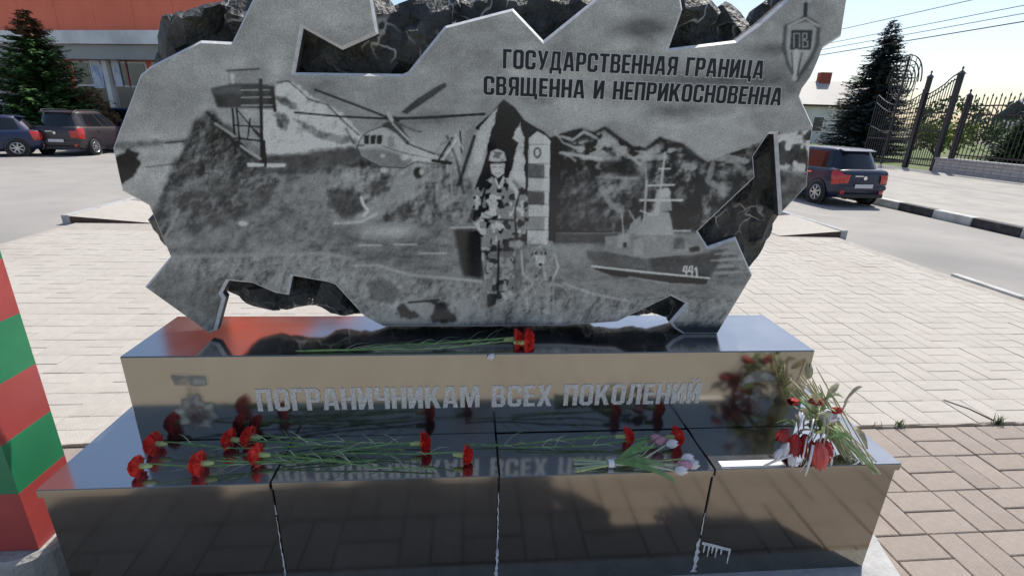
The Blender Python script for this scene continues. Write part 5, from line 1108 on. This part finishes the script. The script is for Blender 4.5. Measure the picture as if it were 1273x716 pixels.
def leafy(label, x, y, h, r, m, seed, n=2600, name='leafy_tree', cat='tree', trunk=.35, group=None, squash=1.0, leaf=.11):
    rr = random.Random(seed); T = empty(name, (x, y, 0)); tag(T, label, cat, group); w = MB(); w.tube([(0, 0, 0), (.04, .02, h * trunk), (0, 0, h * .8)], [h * .03, h * .022, h * .006], 7)
    lobes = []
    for _ in range(14):
        a = rr.uniform(0, 6.28); e = rr.uniform(-.5, 1); c = Vector((math.cos(a) * r * .62 * math.sqrt(1 - max(0, e) * .8), math.sin(a) * r * .62, h * (.5 + trunk / 2) + e * h * .27 * squash)); lobes.append((c, r * rr.uniform(.28, .48)))
        w.tube([(0, 0, h * trunk * rr.uniform(.6, 1)), c * .6 + Vector((0, 0, h * trunk * .4)), c], [h * .012, h * .008, .006], 5, cap=False)
    w.build('trunk', MATS['bark'], T, smooth=True, fix=False); c_ = MB()
    for _ in range(n):
        c, lr = rr.choice(lobes); d = Vector((rr.gauss(0, 1), rr.gauss(0, 1), rr.gauss(0, .8))).normalized() * lr * rr.uniform(.45, 1.12) ** .6; p = c + d; p.z = max(p.z, .04)
        u = Vector((rr.gauss(0, 1), rr.gauss(0, 1), rr.gauss(0, 1))).normalized(); v = u.cross(Vector((rr.gauss(0, 1), rr.gauss(0, 1), rr.gauss(0, 1)))).normalized(); s = leaf * rr.uniform(.6, 1.3)
        c_.add([p - u * s, p + v * s * .5, p + u * s, p - v * s * .5], [(0, 1, 2, 3)])
    c_.build('crown', MATS[m], T, fix=False); return T
leafy('yellow green young tree beyond the iron fence', 30.0, 22.6, 4.0, 1.7, 'leaves_yellow', 11, 2200)
leafy('light green tree beyond the fence at the right edge', 34.5, 20.8, 3.3, 1.8, 'leaves_yellow', 12, 2000)
leafy('round green bush behind the narrow wicket gate', 26.0, 25.5, 2.0, 1.6, 'leaves_yellow', 13, 1800, 'bush', 'bush', .1)
leafy('green bush beyond the lawn behind the fence', 31.5, 27.0, 2.2, 1.9, 'leaves_green', 14, 1800, 'bush', 'bush', .1)
leafy('brown leaved shrub right of the bushy spruce', -14.95, 21.2, 2.15, .75, 'needles_brown', 15, 900, 'shrub', 'shrub', .15, leaf=.07)
far = [(44, 60, 5), (52, 66, 6.5), (60, 60, 5.5), (70, 58, 6), (80, 60, 7), (92, 58, 6), (104, 60, 7), (48, 74, 6), (40, 80, 6), (-8, 70, 6)]
rr = random.Random(21)
fw = MB()
for (x, y, h) in far:
    for _ in range(700):
        d = Vector((rr.gauss(0, 1), rr.gauss(0, 1), rr.gauss(0, 1))).normalized() * rr.uniform(.6, 1); p = Vector((x + d.x * h * .8, y + d.y * h * .6, max(.1, h * .5 + d.z * h * .5))); s = .3
        u = Vector((rr.gauss(0, 1), rr.gauss(0, 1), rr.gauss(0, 1))).normalized(); v = u.cross(Vector((rr.gauss(0, 1), rr.gauss(0, 1), rr.gauss(0, 1)))).normalized()
        fw.add([p - u * s, p + v * s * .6, p + u * s, p - v * s * .6], [(0, 1, 2, 3)])
tag(fw.build('distant_trees', MATS['leaves_green'], None, fix=False), 'hazy belt of trees on the horizon beyond the fence', 'trees', kind='stuff')

# ------------------------------------------------------------------ buildings
mat('facade_red', (0.86, 0.22, 0.13), 0.7, spec=.15, var=.06, vscale=1.0); mat('facade_white', (0.86, 0.85, 0.82), 0.7, spec=.2, var=.06, vscale=1.0, dirt=(.5, .49, .46), dscale=.8, damt=.5); mat('facade_grey', (0.36, 0.36, 0.34), 0.6, var=.08, vscale=1.0)
mat('shop_glass', (0.05, 0.065, 0.075), 0.05, ior=1.7); mat('poster_blue', (0.03, 0.13, 0.45), 0.5, var=.3, vscale=2.5, dirt=(.55, .6, .68), dscale=1.8, damt=.8); mat('poster_white', (0.62, 0.66, 0.70), 0.5, var=.1, vscale=3, dirt=(.08, .2, .5), dscale=2.6, damt=.7); mat('sign_red', (0.45, 0.05, 0.05), 0.5)
SH = empty('shop_building', (-21.985, 26.53, -.06), math.atan2(-.298, .955)); tag(SH, 'long shop building with red upper cladding and a white band over glazed front', 'building')
XA, XB = -24.0, 16.4
MB().box(XA, 5.5, .25, 14, 0, 8.1).build('wall', MATS['facade_red'], SH); MB().box(5.505, 9.70, .25, 14, 0, 14.3).build('wall', MATS['facade_red'], SH); MB().box(9.705, XB, .25, 3.0, 0, 10.1).build('wall', MATS['facade_red'], SH)
x = XA
while x < XB - 2.0:
    # a stair tower stands between two lower wings
    tall = 4.4 < x < 7.4
    for z0, z1 in ((4.56, 8.2), (8.212, 10.2), (10.212, 14.4)) if tall else (((4.56, 8.2), (8.212, 10.2)) if x > 6 else ((4.56, 8.2),)): MB().bbox(x + .006, x + 2.104, .06, .248, z0, z1, .006).build('fascia_panel', MATS['facade_red'], SH)
    x += 2.11
MB().bbox(XA, XB, -.55, .245, 4.02, 4.555, .02).build('white_band', MATS['facade_white'], SH); MB().bbox(XA, XB, -.35, .24, 3.42, 4.015, .02).build('grey_band', MATS['facade_grey'], SH)
x = XA + .5; k = 0
while x < XB - 2:
    wf = MB().box(x, x + 1.9, .19, .245, .45, 3.38).build('window', MATS['facade_white'], SH)
    for a in (0, 1):
        for z0, z1 in ((.52, 2.30), (2.38, 3.30)): MB().box(x + .07 + a * .91, x + .92 + a * .91, .165, .188, z0, z1).build('pane', MATS['shop_glass'], wf)
    if k % 3 == 1: MB().box(x - .34, x - .08, .02, .24, 0, 3.41).build('column', MATS['facade_white'], SH)
    x += 2.25; k += 1
dr_ = MB().box(7.36, 8.26, .10, .16, .0, 2.35).build('door', MATS['shop_glass'], SH); MB().box(7.5, 7.54, .05, .098, .9, 1.4).build('handle', MATS['chrome'], dr_)
def on_facade(px, py):
    # where a sight line meets the shop front, in the shop's own axes
    d = Vector(ray(px, py)); o = Vector(CC) - Vector((-21.985, 26.53, -.06)); u = Vector((.955, -.298, 0)).normalized(); n = Vector((-u.y, u.x, 0)); t = -(o.dot(n)) / d.dot(n); p = o + d * t; return p.dot(u), p.z
for (x0, y0, x1, y1, m) in ((107, 75, 128, 110, 'poster_white'), (122, 80, 133, 102, 'poster_blue'), (134, 74, 150, 108, 'poster_white'), (152, 74, 158, 108, 'sign_red'), (0, 76, 10, 110, 'poster_white'), (96, 112, 112, 130, 'poster_white')):
    a, zt = on_facade(x0, y0); b, zb_ = on_facade(x1, y1); MB().box(a, b, .115 if m != 'poster_blue' else .09, .16 if m != 'poster_blue' else .112, zb_, zt).build('poster', MATS[m], SH)
mat('house_wall', (0.78, 0.76, 0.74), 0.8, var=.08, vscale=.8); mat('roof_pale', (0.42, 0.40, 0.37), 0.6, var=.06, vscale=1.2); mat('brick_red', (0.30, 0.07, 0.05), 0.8, var=.2, vscale=6); mat('roof_blue', (0.16, 0.20, 0.28), 0.6, var=.1, vscale=1.2); mat('wood_dark', (.10, .06, .04), .8, var=.2)
def house(label, x, y, w, d, hw, hr, rz, wallm, roofm, chim=None, wins=3):
    H_ = empty('house', (x, y, -.08), rz); tag(H_, label, 'house'); MB().box(-w / 2, w / 2, -d / 2, d / 2, 0, hw).build('wall', MATS[wallm], H_)
    o = .35; rf = MB().add([(-w / 2 - o, -d / 2 - o, hw - .05), (w / 2 + o, -d / 2 - o, hw - .05), (w / 2 + o, d / 2 + o, hw - .05), (-w / 2 - o, d / 2 + o, hw - .05), (-w / 2 - o, 0, hw + hr), (w / 2 + o, 0, hw + hr),
                              (-w / 2 - o, -d / 2 - o, hw + .05), (w / 2 + o, -d / 2 - o, hw + .05), (w / 2 + o, d / 2 + o, hw + .05), (-w / 2 - o, d / 2 + o, hw + .05), (-w / 2 - o, 0, hw + hr + .1), (w / 2 + o, 0, hw + hr + .1)],
                             [(6, 7, 11, 10), (9, 10, 11, 8), (0, 4, 5, 1), (3, 2, 5, 4), (0, 1, 7, 6), (2, 3, 9, 8), (0, 6, 10, 4), (4, 10, 9, 3), (1, 5, 11, 7), (5, 2, 8, 11)]).build('roof', MATS[roofm], H_)
    MB().box(-w / 2 - o, w / 2 + o, -d / 2 - o - .03, -d / 2 - o - .003, hw - .12, hw + .045).build('gutter', MATS['wood_dark'], H_)
    if chim is not None: MB().box(chim - .5, chim + .5, -.35, .35, hw + hr * .6, hw + hr + .85).build('chimney', MATS['brick_red'], rf)
    for k in range(wins):
        c = -w / 2 + w * (k + .5) / wins; wi = MB().box(c - .5, c + .5, -d / 2 - .03, -d / 2 - .003, hw * .30, hw * .72).build('window', MATS['facade_white'], H_); MB().box(c - .42, c + .42, -d / 2 - .045, -d / 2 - .0315, hw * .33, hw * .69).build('pane', MATS['shop_glass'], wi)
    return H_
house('pale house with a red brick chimney beyond the parked hatchback', 33.6, 47.5, 9.0, 6.0, 3.35, 2.15, math.radians(-8), 'house_wall', 'roof_pale', .05, 4)
house('low house with blue grey roof far behind the fence', 52, 40, 8, 6, 2.6, 1.6, math.radians(-20), 'house_wall', 'roof_blue', None, 3)
house('white house with blue grey roof farthest right beyond the fence', 66, 36, 10, 7, 2.8, 2.0, math.radians(-30), 'facade_white', 'roof_blue', 1.5, 3)

# ------------------------------------------------------------------ power line along the far pavement
mat('pole_concrete', (.34, .33, .31), .85); mat('cable', (.02, .02, .025), .6)
XW = 15.2
for y, l in ((-16.0, 'concrete pole of the power line behind the camera side'), (64.0, 'distant concrete pole of the power line')):
    U = empty('utility_pole', (XW, y, 0)); tag(U, l, 'pole', 'power line poles'); MB().tube([(0, 0, 0), (0, 0, 7.6)], [.16, .10], 10).build('shaft', MATS['pole_concrete'], U, smooth=True); MB().bbox(-.9, .9, -.05, .05, 6.6, 6.72, .01).build('crossarm', MATS['iron'], U)
for i, (px, py, w, dx) in enumerate(((1273, 27, 'lowest', 0.0), (1273, 17, 'second lowest', .3), (1273, 7, 'second highest', .6), (1150, 13.5, 'highest', -.5))):
    d = onx(px, py, XW + dx); P = [(XW + dx, y, d.z + .000075 * ((y - 24) ** 2 - (d.y - 24) ** 2)) for y in np.linspace(-16, 64, 41)]
    tag(MB().tube(P, .016 if i == 0 else .011, 5).build('power_cable', MATS['cable']), w + ' of the power cables crossing the sky at the upper right', 'cable', 'power cables')

# ------------------------------------------------------------------ the photographer, seen only as a reflection in the stele
mat('jacket', (0.016, 0.017, 0.024), 0.8, var=.2, vscale=8); mat('trousers', (0.020, 0.024, 0.036), 0.8, var=.2, vscale=8); mat('skin', (0.46, 0.21, 0.14), 0.5, var=.08, vscale=20); mat('hair', (0.03, 0.02, 0.015), 0.6); mat('phone_black', (.01, .01, .012), .2); mat('shoe', (.03, .03, .03), .6)
PX, PY = 0.03, -1.74
PE = empty('person', (PX, PY, 0)); tag(PE, 'person in dark clothes holding up a phone, mirrored in the dark granite', 'person')
def skin_mesh(name, pts, edges, m, parent, sub=2, rootv=0):
    me = bpy.data.meshes.new(name); me.from_pydata([p[:3] for p in pts], edges, []); ob = bpy.data.objects.new(name + '_cage', me); COL.objects.link(ob)
    ob.modifiers.new('skin', 'SKIN'); sv = me.skin_vertices[0].data
    for i, p in enumerate(pts): sv[i].radius = (p[3], p[4] if len(p) > 4 else p[3]); sv[i].use_root = (i == rootv)
    s = ob.modifiers.new('sub', 'SUBSURF'); s.levels = s.render_levels = sub
    dm = bpy.data.meshes.new_from_object(ob.evaluated_get(bpy.context.evaluated_depsgraph_get())); bpy.data.objects.remove(ob); dm.materials.clear(); dm.materials.append(MATS[m]); dm.polygons.foreach_set('use_smooth', [True] * len(dm.polygons))
    return link(name, dm, parent)
hx = -.141                                      # phone, measured from the person's own axis
HL, HR = (hx - .052, .345, 1.560), (hx + .052, .345, 1.560)
body = [(0, 0, .72, .125, .10), (0, .0, .86, .120, .09), (0, .0, 1.0, .140, .10), (0, -.01, 1.11, .120, .085), (0, -.005, 1.175, .05), (0, .0, 1.20, .048),
        (-.155, 0, 1.12, .060), (-.20, .15, 1.24, .047), (HL[0] - .004, HL[1] - .02, HL[2] - .055, .032), (.155, 0, 1.12, .060), (.135, .17, 1.26, .047), (HR[0] + .004, HR[1] - .02, HR[2] - .055, .032),
        (-.085, 0, .66, .085), (-.09, .015, .37, .062), (-.095, -.01, .075, .042), (.085, 0, .66, .085), (.09, .015, .37, .062), (.095, -.01, .075, .042)]
bo = skin_mesh('body', body, [(0, 1), (1, 2), (2, 3), (3, 4), (4, 5), (3, 6), (6, 7), (7, 8), (3, 9), (9, 10), (10, 11), (0, 12), (12, 13), (13, 14), (0, 15), (15, 16), (16, 17)], 'jacket', PE)
for s in (-1, 1): MB().bbox(s * .095 - .042, s * .095 + .042, -.07, .16, 0.002, .075, .02).build('shoe', MATS['shoe'], PE)
hd = MB(); n, m = 20, 16
for j in range(m + 1):
    for i in range(n):
        th = math.pi * j / m; ph = 2 * math.pi * i / n; x, y, z = math.sin(th) * math.cos(ph), math.sin(th) * math.sin(ph), math.cos(th)
        fx = .066 * (1 - .22 * max(0, -z) ** 1.5); p = Vector((x * fx, y * .082 + (.008 if y > 0 and z < 0 else 0), z * .098)); 
        if y > .85 and -.25 < z < .1: p.y += .012
        hd.v.append(tuple(p))
hd.f = [(j * n + i, (j + 1) * n + i, (j + 1) * n + (i + 1) % n, j * n + (i + 1) % n) for j in range(m) for i in range(n)]
head = hd.build('head', MATS['skin'], PE, smooth=True); head.location = (0, .025, 1.305)
MB().add([(-.010, .080, -.016), (.010, .080, -.016), (0, .103, -.014), (0, .082, .022)], [(0, 1, 2), (0, 2, 3), (2, 1, 3)]).build('nose', MATS['skin'], head); MB().bbox(-.021, .021, .074, .082, -.048, -.041, .002).build('mouth', MATS['wilted_red'], head)
for s in (-1, 1): MB().lathe([(0, .083), (.008, .079), (.010, .070)], 'y', 10, (s * .025, 0, .012)).build('eye', MATS['petal_white'], head, smooth=True); MB().bbox(s * .066 - .007, s * .066 + .007, -.016, .012, -.022, .022, .005).build('ear', MATS['skin'], head)
hr_ = MB(); hr_.v = [(v[0] * 1.07, v[1] * 1.07 - .006, v[2] * 1.07 + .004) for v in hd.v]; hr_.f = [f for f in hd.f if sum(hd.v[i][2] for i in f) / 4 > .038 or (sum(hd.v[i][1] for i in f) / 4 < -.01 and sum(hd.v[i][2] for i in f) / 4 > -.05)]
hr_.build('hair', MATS['hair'], head, smooth=True, fix=False)
for s, H_ in ((-1, HL), (1, HR)):
    pal = [(H_[0], H_[1] - .02, H_[2] - .045, .020, .014), (H_[0] + s * .006, H_[1] - .006, H_[2] - .01, .026, .012), (H_[0] + s * .006, H_[1] - .004, H_[2] + .020, .024, .011)]
    hnd = skin_mesh('hand', pal, [(0, 1), (1, 2)], 'skin', PE)
    for k in range(4):
        z = H_[2] + .030 - k * .0155; ln = (.030, .034, .031, .024)[k]
        skin_mesh('finger', [(H_[0] + s * .008, H_[1] + .002, z, .0078), (H_[0] + s * .004, H_[1] + .020, z + .003, .0075), (H_[0] - s * ln * .5, H_[1] + .027, z + .004, .0068), (H_[0] - s * ln, H_[1] + .026, z + .004, .006)], [(0, 1), (1, 2), (2, 3)], 'skin', hnd, 1)
    skin_mesh('thumb', [(H_[0] + s * .002, H_[1] - .010, H_[2] - .015, .0095), (H_[0] - s * .010, H_[1] - .014, H_[2] + .006, .0085), (H_[0] - s * .024, H_[1] - .010, H_[2] + .022, .0072)], [(0, 1), (1, 2)], 'skin', hnd, 1)
ph = MB().bbox(-.064, .064, -.0035, .0035, -.030, .031, .003).build('phone', MATS['phone_black'], None); ph.location = (PX + hx, PY + .358, 1.585)
tag(ph, 'black phone held up in both hands by the mirrored photographer', 'phone')

# ------------------------------------------------------------------ bring the site units to metres
for o in list(SC.objects):
    if o.parent is None and o.type in ('MESH', 'EMPTY'):
        o.location = o.location * GLOBAL; o.scale = o.scale * GLOBAL
